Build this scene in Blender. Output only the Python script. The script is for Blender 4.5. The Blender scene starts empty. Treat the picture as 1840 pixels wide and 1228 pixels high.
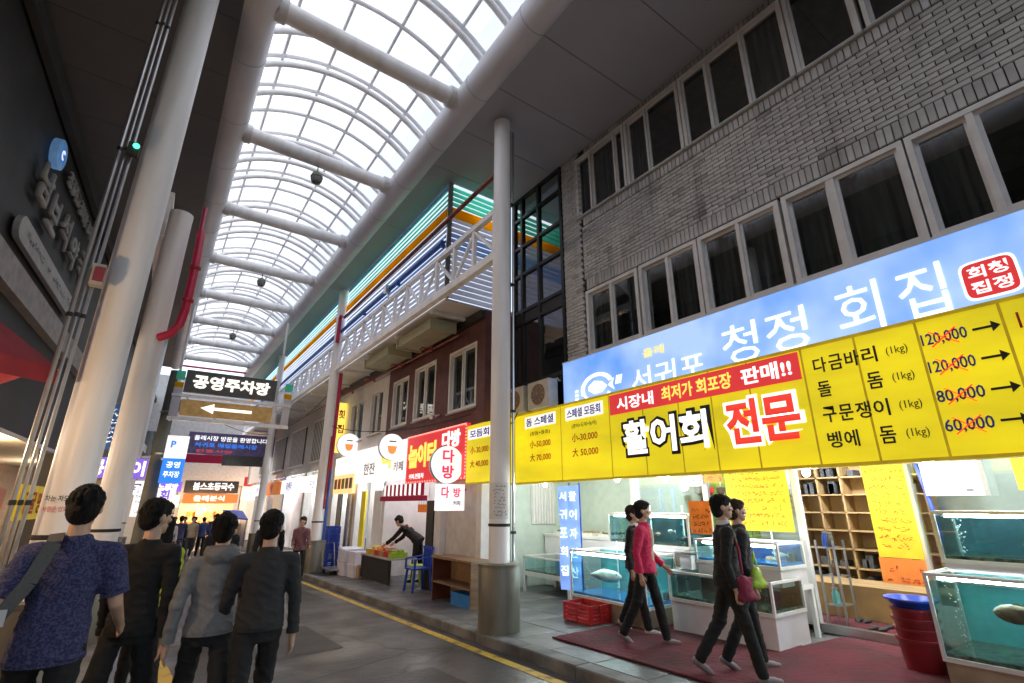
import bpy, bmesh, math, random
from mathutils import Vector, Matrix, noise
random.seed(7)
R = math.radians
sc = bpy.context.scene
MAIN = bpy.data.collections.new('market_street')   # linked to the scene at the very end
COL = MAIN

# ------------------------------------------------------------------ camera, sky, sun, exposure
cam_d = bpy.data.cameras.new('camera')
cam = bpy.data.objects.new('camera', cam_d); sc.collection.objects.link(cam)
cam.location = (0, 0, 1.6)
cam.rotation_euler = (R(90 + 18.4), 0, R(-35.4))
cam_d.sensor_width = 36.0
cam_d.lens = 885.0 / 1840.0 * 36.0
cam_d.clip_start = 0.05; cam_d.clip_end = 500
sc.camera = cam
SUN_EL, SUN_ROT = R(52), R(300)
world = bpy.data.worlds.new('World'); sc.world = world; world.use_nodes = True
wn = world.node_tree.nodes; wl = world.node_tree.links; wn.clear()
wo = wn.new('ShaderNodeOutputWorld'); wb = wn.new('ShaderNodeBackground'); ws = wn.new('ShaderNodeTexSky')
whs = wn.new('ShaderNodeHueSaturation'); whs.inputs['Saturation'].default_value = 0.5
ws.sky_type = 'NISHITA'; ws.sun_disc = False; ws.sun_elevation = SUN_EL; ws.sun_rotation = SUN_ROT
wl.new(ws.outputs[0], whs.inputs['Color']); wl.new(whs.outputs[0], wb.inputs[0]); wl.new(wb.outputs[0], wo.inputs[0])
wb.inputs[1].default_value = 0.15
sun_d = bpy.data.lights.new('sun', 'SUN'); sun = bpy.data.objects.new('sun', sun_d); sc.collection.objects.link(sun)
sun_d.energy = 1.5; sun_d.angle = R(12); sun_d.color = (1.0, 0.98, 0.96)
sun.rotation_euler = (R(90) - SUN_EL, 0, R(180) - SUN_ROT)
sc.view_settings.view_transform = 'Standard'; sc.view_settings.look = 'None'
sc.view_settings.gamma = 1.0; sc.view_settings.exposure = 1.25; sc.view_settings.use_curve_mapping = False
sc.render.engine = 'CYCLES'
cy = sc.cycles
cy.use_denoising = True
cy.max_bounces = 8; cy.diffuse_bounces = 5; cy.glossy_bounces = 4; cy.transmission_bounces = 6; cy.transparent_max_bounces = 16
cy.caustics_reflective = False; cy.caustics_refractive = False
cy.sample_clamp_indirect = 4.0

# ------------------------------------------------------------------ materials
def mat(name, col, rough=0.6, metal=0.0, var=0.12, scale=6.0, emit=0.0, ecol=None, bump=0.0, spec=0.5, detail=4.0, stretch=None, col2=None, lo=0.35, hi=0.65):
    m = bpy.data.materials.new(name); m.use_nodes = True
    nt = m.node_tree; N = nt.nodes; L = nt.links
    b = N['Principled BSDF']
    tc = N.new('ShaderNodeTexCoord'); nz = N.new('ShaderNodeTexNoise'); rp = N.new('ShaderNodeValToRGB')
    nz.inputs['Scale'].default_value = scale; nz.inputs['Detail'].default_value = detail
    src = tc.outputs['Object']
    if stretch:
        mp = N.new('ShaderNodeMapping'); mp.inputs['Scale'].default_value = stretch
        L.new(src, mp.inputs['Vector']); src = mp.outputs[0]
    L.new(src, nz.inputs['Vector'])
    a = col; c = col2 if col2 else tuple(x * (1 - 2 * var) for x in col)
    rp.color_ramp.elements[0].position = lo; rp.color_ramp.elements[1].position = hi
    rp.color_ramp.elements[0].color = (*c[:3], 1); rp.color_ramp.elements[1].color = (*a[:3], 1)
    L.new(nz.outputs[0], rp.inputs[0]); L.new(rp.outputs[0], b.inputs['Base Color'])
    b.inputs['Roughness'].default_value = rough; b.inputs['Metallic'].default_value = metal
    b.inputs['Specular IOR Level'].default_value = spec
    if emit > 0:
        b.inputs['Emission Strength'].default_value = emit
        if ecol: b.inputs['Emission Color'].default_value = (*ecol, 1)
        else: L.new(rp.outputs[0], b.inputs['Emission Color'])
    if bump > 0:
        bp = N.new('ShaderNodeBump'); n2 = N.new('ShaderNodeTexNoise')
        n2.inputs['Scale'].default_value = scale * 8; n2.inputs['Detail'].default_value = 5
        L.new(tc.outputs['Object'], n2.inputs['Vector'])
        bp.inputs['Strength'].default_value = bump; bp.inputs['Distance'].default_value = 0.02
        L.new(n2.outputs[0], bp.inputs['Height']); L.new(bp.outputs[0], b.inputs['Normal'])
    return m

def glass_mat(name, tint=(1, 1, 1), refl=0.35, rough=0.0, fac=None):
    m = bpy.data.materials.new(name); m.use_nodes = True
    nt = m.node_tree; N = nt.nodes; L = nt.links; N.clear()
    o = N.new('ShaderNodeOutputMaterial'); t = N.new('ShaderNodeBsdfTransparent'); g = N.new('ShaderNodeBsdfGlossy'); mx = N.new('ShaderNodeMixShader')
    t.inputs[0].default_value = (*tint, 1); g.inputs['Roughness'].default_value = rough
    if fac is None:
        f = N.new('ShaderNodeLayerWeight'); f.inputs[0].default_value = 0.5      # facing: the same from both sides of a pane
        pw = N.new('ShaderNodeMath'); pw.operation = 'POWER'; pw.inputs[1].default_value = 4.0
        mu = N.new('ShaderNodeMath'); mu.operation = 'MULTIPLY_ADD'; mu.inputs[1].default_value = 0.9; mu.inputs[2].default_value = 0.05 * refl / 0.35
        L.new(f.outputs['Facing'], pw.inputs[0]); L.new(pw.outputs[0], mu.inputs[0]); L.new(mu.outputs[0], mx.inputs[0])
    else: mx.inputs[0].default_value = fac
    L.new(t.outputs[0], mx.inputs[1]); L.new(g.outputs[0], mx.inputs[2]); L.new(mx.outputs[0], o.inputs[0])
    return m

def translucent_mat(name, col, fac=0.8):
    m = bpy.data.materials.new(name); m.use_nodes = True
    nt = m.node_tree; N = nt.nodes; L = nt.links; N.clear()
    o = N.new('ShaderNodeOutputMaterial'); t = N.new('ShaderNodeBsdfTranslucent'); d = N.new('ShaderNodeBsdfDiffuse'); mx = N.new('ShaderNodeMixShader')
    tc = N.new('ShaderNodeTexCoord'); nz = N.new('ShaderNodeTexNoise'); nz.inputs['Scale'].default_value = 1.1; nz.inputs['Detail'].default_value = 8
    rp = N.new('ShaderNodeValToRGB'); rp.color_ramp.elements[0].position = 0.3; rp.color_ramp.elements[1].position = 0.6
    rp.color_ramp.elements[0].color = (*[c * 0.84 for c in col], 1); rp.color_ramp.elements[1].color = (*col, 1)
    L.new(tc.outputs['Object'], nz.inputs['Vector']); L.new(nz.outputs[0], rp.inputs[0]); L.new(rp.outputs[0], t.inputs[0])
    d.inputs[0].default_value = (*col, 1); mx.inputs[0].default_value = fac
    L.new(d.outputs[0], mx.inputs[1]); L.new(t.outputs[0], mx.inputs[2]); L.new(mx.outputs[0], o.inputs[0])
    return m

def lamp_mat(name, col, s):
    m = bpy.data.materials.new(name); m.use_nodes = True
    b = m.node_tree.nodes['Principled BSDF']
    b.inputs['Base Color'].default_value = (*[min(1, c) * 0.8 for c in col], 1); b.inputs['Emission Color'].default_value = (*col, 1); b.inputs['Emission Strength'].default_value = s
    return m

M = {}
def asphalt_mat():
    m = mat('asphalt', (0.10, 0.10, 0.104), 0.6, var=0.22, scale=0.9, bump=0.45, detail=10); nt = m.node_tree; N = nt.nodes; L = nt.links; bs = N['Principled BSDF']
    src = bs.inputs['Base Color'].links[0].from_socket; tc = N.new('ShaderNodeTexCoord')
    vo = N.new('ShaderNodeTexVoronoi'); vo.feature = 'DISTANCE_TO_EDGE'; vo.inputs['Scale'].default_value = 0.55
    n0 = N.new('ShaderNodeTexNoise'); n0.inputs['Scale'].default_value = 2.0; n0.inputs['Detail'].default_value = 6; mv = N.new('ShaderNodeMix'); mv.data_type = 'VECTOR'; mv.inputs['Factor'].default_value = 0.22
    L.new(tc.outputs['Object'], n0.inputs['Vector']); L.new(tc.outputs['Object'], mv.inputs['A']); L.new(n0.outputs['Color'], mv.inputs['B']); L.new(mv.outputs['Result'], vo.inputs['Vector'])
    r1 = N.new('ShaderNodeValToRGB'); r1.color_ramp.elements[0].position = 0.0; r1.color_ramp.elements[1].position = 0.012; r1.color_ramp.elements[0].color = (.35, .35, .35, 1); r1.color_ramp.elements[1].color = (1, 1, 1, 1)
    L.new(vo.outputs['Distance'], r1.inputs[0])
    n2 = N.new('ShaderNodeTexNoise'); n2.inputs['Scale'].default_value = 90; n2.inputs['Detail'].default_value = 2; r2 = N.new('ShaderNodeValToRGB'); r2.color_ramp.elements[0].position = 0.38; r2.color_ramp.elements[1].position = 0.72; r2.color_ramp.elements[0].color = (.7, .7, .7, 1); r2.color_ramp.elements[1].color = (1.7, 1.7, 1.7, 1)
    L.new(tc.outputs['Object'], n2.inputs['Vector']); L.new(n2.outputs[0], r2.inputs[0])
    for r in (r1, r2):
        mx = N.new('ShaderNodeMix'); mx.data_type = 'RGBA'; mx.blend_type = 'MULTIPLY'; mx.inputs['Factor'].default_value = 1.0
        L.new(src, mx.inputs['A']); L.new(r.outputs[0], mx.inputs['B']); src = mx.outputs['Result']
    L.new(src, bs.inputs['Base Color'])
    n3 = N.new('ShaderNodeTexNoise'); n3.inputs['Scale'].default_value = 0.7; n3.inputs['Detail'].default_value = 5; r3 = N.new('ShaderNodeMapRange'); r3.inputs[1].default_value = .4; r3.inputs[2].default_value = .65; r3.inputs[3].default_value = .34; r3.inputs[4].default_value = .7
    L.new(tc.outputs['Object'], n3.inputs['Vector']); L.new(n3.outputs[0], r3.inputs[0]); L.new(r3.outputs[0], bs.inputs['Roughness'])
    return m
M['asphalt'] = asphalt_mat()
M['ground'] = mat('ground_soil', (0.08, 0.08, 0.08), 0.9)
M['paving'] = mat('paving_slab', (0.16, 0.16, 0.168), 0.5, scale=1.7, bump=0.35, detail=11, col2=(0.075, 0.075, 0.078), lo=0.33, hi=0.62)
M['paving2'] = mat('paving_slab_worn', (0.135, 0.135, 0.14), 0.36, scale=1.5, bump=0.35, detail=11, col2=(0.055, 0.055, 0.057), lo=0.36, hi=0.62)
M['mortar_dark'] = mat('joint_dark', (0.05, 0.05, 0.05), 0.9)
M['kerb'] = mat('kerb_stone', (0.21, 0.21, 0.21), 0.7, var=0.25, scale=3, bump=0.3)
M['yellow_paint'] = mat('road_paint_yellow', (0.62, 0.42, 0.05), 0.6, var=0.3, scale=7, col2=(0.2, 0.15, 0.06), lo=0.30, hi=0.5)
M['white_steel'] = mat('white_painted_steel', (0.86, 0.86, 0.88), 0.4, scale=3.5, detail=10, stretch=(1, 1, .12), col2=(0.70, 0.69, 0.68), lo=0.30, hi=0.52, bump=0.03)
M['white_steel2'] = mat('white_painted_steel_dusty', (0.72, 0.72, 0.73), 0.45, var=0.1, scale=1.3, detail=7)
M['beam'] = mat('beam_grey_paint', (0.74, 0.74, 0.80), 0.4, var=0.08, scale=0.8, detail=6)
M['drum'] = mat('column_drum_metal', (0.23, 0.22, 0.185), 0.42, metal=0.35, var=0.25, scale=3, stretch=(1, 1, 0.25), bump=0.06)
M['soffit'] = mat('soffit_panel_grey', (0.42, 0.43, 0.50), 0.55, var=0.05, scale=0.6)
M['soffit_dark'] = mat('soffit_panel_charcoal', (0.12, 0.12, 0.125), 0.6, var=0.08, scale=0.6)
M['roof_sheet'] = translucent_mat('roof_polycarbonate', (0.84, 0.84, 0.84), 0.8)
def brick_mat(name, c):
    m = mat(name, c, 0.82, var=0.12, scale=2.3, bump=0.3, detail=6); nt = m.node_tree; N = nt.nodes; L = nt.links; bs = N['Principled BSDF']
    src = bs.inputs['Base Color'].links[0].from_socket
    ge = N.new('ShaderNodeNewGeometry'); mp = N.new('ShaderNodeMapping'); mp.inputs['Scale'].default_value = (1, 1.15, 0.22)
    n1 = N.new('ShaderNodeTexNoise'); n1.inputs['Scale'].default_value = 1.9; n1.inputs['Detail'].default_value = 6
    r1 = N.new('ShaderNodeValToRGB'); r1.color_ramp.elements[0].position = 0.56; r1.color_ramp.elements[1].position = 0.72
    r1.color_ramp.elements[0].color = (1, 1, 1, 1); r1.color_ramp.elements[1].color = (0.42, 0.42, 0.42, 1)
    mx = N.new('ShaderNodeMix'); mx.data_type = 'RGBA'; mx.blend_type = 'MULTIPLY'; mx.inputs['Factor'].default_value = 1.0
    L.new(ge.outputs['Position'], mp.inputs['Vector']); L.new(mp.outputs[0], n1.inputs['Vector']); L.new(n1.outputs[0], r1.inputs[0])
    L.new(src, mx.inputs['A']); L.new(r1.outputs[0], mx.inputs['B']); L.new(mx.outputs['Result'], bs.inputs['Base Color'])
    return m
M['brick'] = brick_mat('grey_brick', (0.55, 0.555, 0.57)); M['brick2'] = brick_mat('grey_brick_dark', (0.47, 0.475, 0.485)); M['brick3'] = brick_mat('grey_brick_sooty', (0.36, 0.36, 0.36))
M['mortar'] = mat('brick_mortar', (0.035, 0.035, 0.035), 0.9)
M['alu'] = mat('aluminium_frame', (0.70, 0.70, 0.71), 0.4, var=0.06)
M['alu_dark'] = mat('dark_bronze_frame', (0.02, 0.02, 0.022), 0.4, var=0.1)
M['pane_dark'] = glass_mat('window_glass', (0.78, 0.82, 0.82), 0.8)
M['pane_mirror'] = glass_mat('tinted_reflective_glass', (0.22, 0.24, 0.24), fac=0.42)
M['curtain'] = mat('grey_curtain', (0.16, 0.16, 0.165), 0.9, var=0.2, scale=2, stretch=(6, 6, 0.4))
M['room_dark'] = mat('unlit_room', (0.10, 0.11, 0.11), 0.9)
M['sill'] = mat('concrete_sill', (0.38, 0.38, 0.38), 0.7, var=0.12)
M['tile_teal'] = mat('pale_green_wall_tile', (0.58, 0.68, 0.63), 0.3, var=0.05)
M['ceil_white'] = mat('white_ceiling', (0.75, 0.75, 0.73), 0.7, var=0.04)
M['plaster'] = mat('plaster', (0.62, 0.6, 0.58), 0.8, var=0.08, bump=0.1)
M['plaster_grey'] = mat('plaster_grey', (0.42, 0.42, 0.42), 0.8, var=0.12, bump=0.1)
M['white_wall'] = mat('white_wall', (0.74, 0.74, 0.74), 0.7, var=0.05)
M['brown_tile'] = mat('maroon_brown_cladding', (0.15, 0.058, 0.056), 0.5, var=0.2, scale=4)
M['darkwall'] = mat('charcoal_cladding', (0.028, 0.028, 0.03), 0.6, var=0.2, scale=1.2)
M['darkwall2'] = mat('charcoal_cladding_light', (0.05, 0.05, 0.052), 0.6, var=0.2, scale=1.2)
M['black'] = mat('black_rubber', (0.015, 0.015, 0.015), 0.7)
M['steel'] = mat('stainless_steel', (0.55, 0.55, 0.56), 0.28, metal=0.9, var=0.08, scale=5)
M['pvc_white'] = mat('white_pvc', (0.78, 0.78, 0.77), 0.4, var=0.05)
M['tank_white'] = mat('tank_white_panel', (0.72, 0.71, 0.74), 0.35, var=0.06, scale=3)
M['tank_brown'] = mat('tank_stained_panel', (0.42, 0.33, 0.24), 0.5, var=0.2, scale=4)
M['glass'] = glass_mat('tank_glass', (0.94, 0.98, 0.97), 0.35)
M['water'] = glass_mat('tank_water', (0.78, 0.93, 0.93), 0.25)
M['water_dark'] = glass_mat('tank_water_dark', (0.62, 0.78, 0.80), 0.25)
M['teal_back'] = mat('tank_back_teal', (0.16, 0.5, 0.52), 0.4, var=0.25, scale=2.5)
M['blue_back'] = mat('tank_back_blue', (0.03, 0.12, 0.45), 0.4, var=0.2, scale=2.5)
M['navy_back'] = mat('tank_back_navy', (0.045, 0.13, 0.16), 0.4, var=0.3, scale=3)
M['gravel'] = mat('tank_gravel', (0.2, 0.24, 0.18), 0.8, var=0.4, scale=20, bump=0.8)
M['fish_pale'] = mat('fish_pale', (0.62, 0.62, 0.58), 0.3, var=0.2, scale=8)
M['fish_tan'] = mat('fish_tan', (0.45, 0.28, 0.18), 0.35, var=0.3, scale=14)
M['fish_dark'] = mat('fish_dark', (0.07, 0.075, 0.08), 0.3, var=0.3, scale=14)
M['carpet'] = mat('red_carpet', (0.105, 0.008, 0.019), 0.95, scale=1.6, bump=0.9, detail=11, col2=(0.055, 0.010, 0.014), lo=0.36, hi=0.6)
M['wood'] = mat('light_wood', (0.46, 0.30, 0.14), 0.55, var=0.18, scale=2, stretch=(8, 1, 1))
M['wood_brown'] = mat('brown_wood_board', (0.30, 0.19, 0.11), 0.5, var=0.18, scale=2, stretch=(1, 8, 8))
M['wood_red'] = mat('reddish_wood_panel', (0.2, 0.07, 0.05), 0.5, var=0.2, scale=2)
M['red_plastic'] = mat('red_plastic', (0.55, 0.025, 0.03), 0.35, var=0.1)
M['dark_red_plastic'] = mat('dark_red_plastic', (0.24, 0.012, 0.018), 0.35, var=0.12)
M['blue_plastic'] = mat('blue_plastic', (0.015, 0.07, 0.55), 0.35, var=0.1)
M['sky_plastic'] = mat('sky_blue_plastic', (0.03, 0.25, 0.7), 0.4, var=0.1)
M['lime_plastic'] = mat('lime_plastic', (0.35, 0.55, 0.04), 0.4, var=0.1)
M['yellow_plastic'] = mat('yellow_plastic', (0.75, 0.42, 0.02), 0.4, var=0.1)
M['green_plastic'] = mat('olive_green_plastic', (0.28, 0.42, 0.06), 0.5, var=0.15)
M['styrofoam'] = mat('white_styrofoam', (0.72, 0.72, 0.85), 0.7, var=0.06, scale=9)
M['red_pipe'] = mat('red_painted_pipe', (0.42, 0.03, 0.03), 0.4, var=0.15)
M['rust_pipe'] = mat('rusty_red_pipe', (0.30, 0.075, 0.045), 0.5, var=0.2)
M['pink_pipe'] = mat('crimson_pipe', (0.55, 0.02, 0.08), 0.35, var=0.1)
M['blue_pipe'] = mat('blue_painted_pipe', (0.03, 0.11, 0.42), 0.4, var=0.1)
M['slat'] = translucent_mat('white_louvre', (0.84, 0.83, 0.88), 0.65)
M['slat_y'] = translucent_mat('yellow_louvre', (1.0, 0.68, 0.01), 0.92)
M['slat_g'] = translucent_mat('mint_green_louvre', (0.34, 0.92, 0.74), 0.85)
M['slat_b'] = translucent_mat('pale_blue_louvre', (0.55, 0.68, 0.90), 0.6)
M['duct'] = mat('khaki_duct_casing', (0.40, 0.41, 0.27), 0.5, var=0.1)
M['red_fabric'] = mat('red_parasol_canvas', (0.36, 0.03, 0.045), 0.8, var=0.2, scale=2)
M['pole_dark'] = mat('concrete_pole_grey', (0.17, 0.18, 0.15), 0.7, var=0.15, scale=2)
M['paper'] = mat('white_paper_notice', (0.75, 0.75, 0.75), 0.8, var=0.05)
M['ink'] = mat('black_ink', (0.03, 0.03, 0.03), 0.8)
M['ink_red'] = mat('red_ink', (0.6, 0.04, 0.03), 0.7)
M['ink_orange'] = mat('orange_red_ink', (0.75, 0.16, 0.02), 0.7)
M['ink_blue'] = mat('blue_ink', (0.03, 0.06, 0.6), 0.7)
M['poster_yellow'] = mat('yellow_poster_paper', (0.76, 0.60, 0.03), 0.7, var=0.08, emit=0.04)  # paper glows faintly by itself, light put into the colour
M['poster_orange'] = mat('orange_poster_paper', (0.80, 0.22, 0.04), 0.7, var=0.08, emit=0.12)  # orange paper with a little painted glow of its own
# lit signs
M['lit_yellow'] = mat('lit_yellow_sign_fabric', (0.93, 0.76, 0.012), 0.6, var=0.06, scale=1.6, emit=0.30, col2=(0.66, 0.55, 0.012), detail=6, stretch=(1, .35, 1.2))  # colour noise paints the uneven back-light into the fabric
M['lit_yellow_seam'] = mat('yellow_sign_seam', (0.50, 0.36, 0.01), 0.6, emit=0.2)
M['lit_blue'] = mat('lit_blue_sign_print', (0.42, 0.62, 1.0), 0.5, scale=0.9, emit=0.35, col2=(0.08, 0.30, 0.92), detail=3, lo=0.28, hi=0.62)
M['lit_white'] = lamp_mat('lit_white_lettering', (1, 1, 1), 0.532)
M['lit_white_panel'] = lamp_mat('lit_white_sign_panel', (1, 0.98, 0.99), 0.35)
M['lit_cream'] = lamp_mat('lit_cream_lettering', (1, 0.93, 0.8), 0.608)
M['lit_yl'] = lamp_mat('lit_yellow_lettering', (1, 0.75, 0.12), 0.441)
M['lit_red'] = lamp_mat('lit_red_panel', (0.62, 0.035, 0.04), 0.38)
M['lit_red_text'] = lamp_mat('lit_red_lettering', (0.85, 0.05, 0.03), 0.38)
M['lit_pink_text'] = lamp_mat('lit_pink_lettering', (0.85, 0.03, 0.12), 0.38)
M['lit_orange'] = lamp_mat('lit_orange_panel', (0.9, 0.22, 0.05), 0.456)
M['lit_purple'] = lamp_mat('lit_violet_panel', (0.22, 0.12, 0.7), 0.38)
M['lit_bluebox'] = lamp_mat('lit_blue_panel', (0.03, 0.22, 0.9), 0.456)
M['glow_blueban'] = mat('blue_standing_banner', (0.25, 0.42, 0.95), 0.6, var=0.2, scale=3, emit=0.45)  # banner cloth, no lamp: its brightness is painted in as glow
M['sign_grey'] = mat('grey_sign_casing', (0.10, 0.10, 0.095), 0.5, var=0.1)
M['sign_tan'] = mat('tan_sign_panel', (0.40, 0.24, 0.08), 0.5, var=0.15, emit=0.15)
M['led_g'] = lamp_mat('green_led', (0.05, 0.9, 0.35), 2.0)
M['led_w'] = lamp_mat('tank_light_tube', (0.85, 0.97, 1.0), 34.0)
M['bulb'] = lamp_mat('lit_bulb', (1, 0.98, 0.92), 14.0)
M['bulb_warm'] = lamp_mat('lit_warm_bulb', (1, 0.72, 0.4), 10.0)
M['glow_warm'] = lamp_mat('warm_glow_surface', (1.0, 0.62, 0.25), 0.456)  # warm light put into the colour, also on a crate and stall back
M['purple_banner'] = mat('violet_street_banner', (0.22, 0.19, 0.42), 0.8, var=0.15)
M['grey_letter'] = mat('grey_unlit_lettering', (0.42, 0.42, 0.41), 0.5, var=0.1)
M['skin'] = mat('skin', (0.56, 0.35, 0.25), 0.5, var=0.08, scale=12)
M['skin_shade'] = mat('lips', (0.35, 0.12, 0.10), 0.5)
M['eye_dark'] = mat('eye', (0.02, 0.015, 0.012), 0.2)
M['hair'] = mat('black_hair', (0.010, 0.009, 0.009), 0.55, var=0.3, scale=40, bump=0.9, spec=0.25, stretch=(1, 1, .25))
M['hair_brown'] = mat('brown_hair', (0.05, 0.026, 0.018), 0.55, var=0.3, scale=40, bump=0.9, spec=0.25, stretch=(1, 1, .25))
def cloth(name, c, **k): 
    k.setdefault('var', 0.07); k.setdefault('scale', 60); k.setdefault('bump', 0.25)
    return mat(name, c, 0.9, **k)
M['c_black'] = cloth('black_cloth', (0.009, 0.009, 0.010))
M['c_charcoal'] = cloth('charcoal_knit', (0.026, 0.026, 0.028))
M['c_grey'] = cloth('grey_hoodie_cloth', (0.19, 0.19, 0.195))
M['c_navy'] = cloth('navy_patterned_cloth', (0.018, 0.020, 0.075), col2=(0.055, 0.06, 0.14), scale=80, lo=0.42, hi=0.56, detail=2)
M['c_trouser'] = cloth('dark_trouser_cloth', (0.012, 0.012, 0.013))
M['c_jeans'] = cloth('grey_denim', (0.07, 0.075, 0.09))
M['c_pink'] = cloth('crimson_pink_cardigan', (0.52, 0.02, 0.09))
M['c_cream'] = cloth('cream_top', (0.55, 0.45, 0.33))
M['c_maroon'] = cloth('maroon_cloth', (0.20, 0.015, 0.05))
M['c_lime'] = cloth('lime_jacket', (0.42, 0.52, 0.04))
M['c_plaid'] = cloth('wine_striped_cloth', (0.12, 0.03, 0.05), scale=9, stretch=(6, 6, 0.2), col2=(0.28, 0.16, 0.17))
M['c_white'] = cloth('white_cloth', (0.62, 0.62, 0.64))
M['c_blue'] = cloth('blue_cloth', (0.06, 0.09, 0.25))
M['c_tan'] = cloth('tan_cloth', (0.36, 0.25, 0.16))
M['c_strap'] = cloth('grey_strap_webbing', (0.10, 0.10, 0.10))
M['shoe'] = mat('dark_shoe', (0.03, 0.03, 0.035), 0.5)
M['shoe_grey'] = mat('grey_trainer', (0.25, 0.22, 0.23), 0.6)
M['shoe_white'] = mat('white_shoe_sole', (0.6, 0.6, 0.6), 0.6)

# ------------------------------------------------------------------ helpers
def G(y): return -0.02 * y           # the street falls gently away from the camera
def S(y): return -0.02 * y + 0.12    # pavement top

class MB:
    """collects shapes in world (or a thing's local) coordinates, builds ONE mesh object"""
    def __init__(s): s.v = []; s.f = []
    def add(s, vs, fs):
        n = len(s.v); s.v += [Vector(p) for p in vs]; s.f += [tuple(i + n for i in f) for f in fs]; return s
    def box(s, x0, x1, y0, y1, z0, z1):
        return s.add([(x0,y0,z0),(x1,y0,z0),(x1,y1,z0),(x0,y1,z0),(x0,y0,z1),(x1,y0,z1),(x1,y1,z1),(x0,y1,z1)],
                     [(3,2,1,0),(4,5,6,7),(0,1,5,4),(1,2,6,5),(2,3,7,6),(3,0,4,7)])
    def bar(s, a, b, w, h=None, up=(0, 0, 1)):
        a = Vector(a); b = Vector(b); h = h or w; d = (b - a).normalized(); up = Vector(up)
        if abs(d.dot(up)) > 0.98: up = Vector((1, 0, 0))
        r = d.cross(up).normalized() * w / 2; u = r.cross(d).normalized() * h / 2
        return s.add([a-r-u,a+r-u,a+r+u,a-r+u,b-r-u,b+r-u,b+r+u,b-r+u], [(0,1,2,3),(7,6,5,4),(0,4,5,1),(1,5,6,2),(2,6,7,3),(3,7,4,0)])
    def tube(s, pts, r, n=10, r1=None, cap=True):
        pts = [Vector(p) for p in pts]; rings = []; m = len(pts)
        base = len(s.v); vs = []; fs = []
        ref = None
        for i, p in enumerate(pts):
            d = (pts[min(i+1, m-1)] - pts[max(i-1, 0)]).normalized()
            if ref is None:
                ref = Vector((0,0,1)) if abs(d.z) < 0.9 else Vector((1,0,0))
            u = d.cross(ref).normalized(); w = u.cross(d).normalized(); ref = w
            rr = r if r1 is None else r + (r1 - r) * i / (m - 1)
            for k in range(n):
                a = 2*math.pi*k/n; vs.append(p + u*math.cos(a)*rr + w*math.sin(a)*rr)
        for i in range(m-1):
            for k in range(n):
                k2 = (k+1) % n; fs.append((i*n+k, i*n+k2, (i+1)*n+k2, (i+1)*n+k))
        if cap: fs.append(tuple(range(n))[::-1]); fs.append(tuple((m-1)*n+k for k in range(n)))
        return s.add(vs, fs)
    def lathe(s, c, prof, n=20, sx=1, sy=1, M4=None):
        vs = []; fs = []; m = len(prof); c = Vector(c)
        for r, z in prof:
            for k in range(n):
                a = 2*math.pi*k/n; p = Vector((r*math.cos(a)*sx, r*math.sin(a)*sy, z)); vs.append(c + (M4 @ p if M4 else p))
        for i in range(m-1):
            for k in range(n):
                k2 = (k+1) % n; fs.append((i*n+k, i*n+k2, (i+1)*n+k2, (i+1)*n+k))
        fs.append(tuple(range(n))[::-1]); fs.append(tuple((m-1)*n+k for k in range(n)))
        return s.add(vs, fs)
    def ell(s, c, rx, ry, rz, n=12, m=8, rot=None):
        prof = [(max(0.02, math.sin(math.pi*i/m)), -math.cos(math.pi*i/m)) for i in range(m+1)]
        c = Vector(c); vs = []; fs = []
        for r, z in prof:
            for k in range(n):
                a = 2*math.pi*k/n; p = Vector((r*math.cos(a)*rx, r*math.sin(a)*ry, z*rz))
                if rot: p = rot @ p
                vs.append(c + p)
        for i in range(m):
            for k in range(n):
                k2 = (k+1) % n; fs.append((i*n+k, i*n+k2, (i+1)*n+k2, (i+1)*n+k))
        fs.append(tuple(range(n))[::-1]); fs.append(tuple(m*n+k for k in range(n)))
        return s.add(vs, fs)
    def caps(s, a, b, r0, r1, n=10):
        a = Vector(a); b = Vector(b); d = (b - a).normalized()
        pts = []; rs = []
        for t in (0, 30, 60): pts.append(a - d*r0*math.cos(R(t))); rs.append(max(r0*math.sin(R(t)), r0*0.08))
        pts.append(a); rs.append(r0); pts.append(b); rs.append(r1)
        for t in (60, 30, 0): pts.append(b + d*r1*math.cos(R(t))); rs.append(max(r1*math.sin(R(t)), r1*0.08))
        ref = Vector((0,0,1)) if abs(d.z) < 0.9 else Vector((1,0,0))
        u = d.cross(ref).normalized(); w = u.cross(d).normalized(); vs = []; fs = []
        for p, r in zip(pts, rs):
            for k in range(n):
                an = 2*math.pi*k/n; vs.append(p + u*math.cos(an)*r + w*math.sin(an)*r)
        for i in range(len(pts)-1):
            for k in range(n):
                k2 = (k+1) % n; fs.append((i*n+k, i*n+k2, (i+1)*n+k2, (i+1)*n+k))
        fs.append(tuple(range(n))[::-1]); fs.append(tuple((len(pts)-1)*n+k for k in range(n)))
        return s.add(vs, fs)
    def loft(s, rings, n=20, rot=None):
        """rings: (centre, rx, ry) ellipses parallel to the ground plane, flat ends"""
        vs = []; fs = []
        for c, rx, ry in rings:
            c = Vector(c)
            for k in range(n):
                a = 2*math.pi*k/n; q = Vector((rx*math.cos(a), ry*math.sin(a), 0)); vs.append(c + (rot @ q if rot else q))
        for i in range(len(rings)-1):
            for k in range(n):
                k2 = (k+1) % n; fs.append((i*n+k, i*n+k2, (i+1)*n+k2, (i+1)*n+k))
        fs.append(tuple(range(n))[::-1]); fs.append(tuple((len(rings)-1)*n+k for k in range(n)))
        return s.add(vs, fs)
    def quad(s, a, b, c, d): return s.add([a, b, c, d], [(0, 1, 2, 3)])
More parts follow.
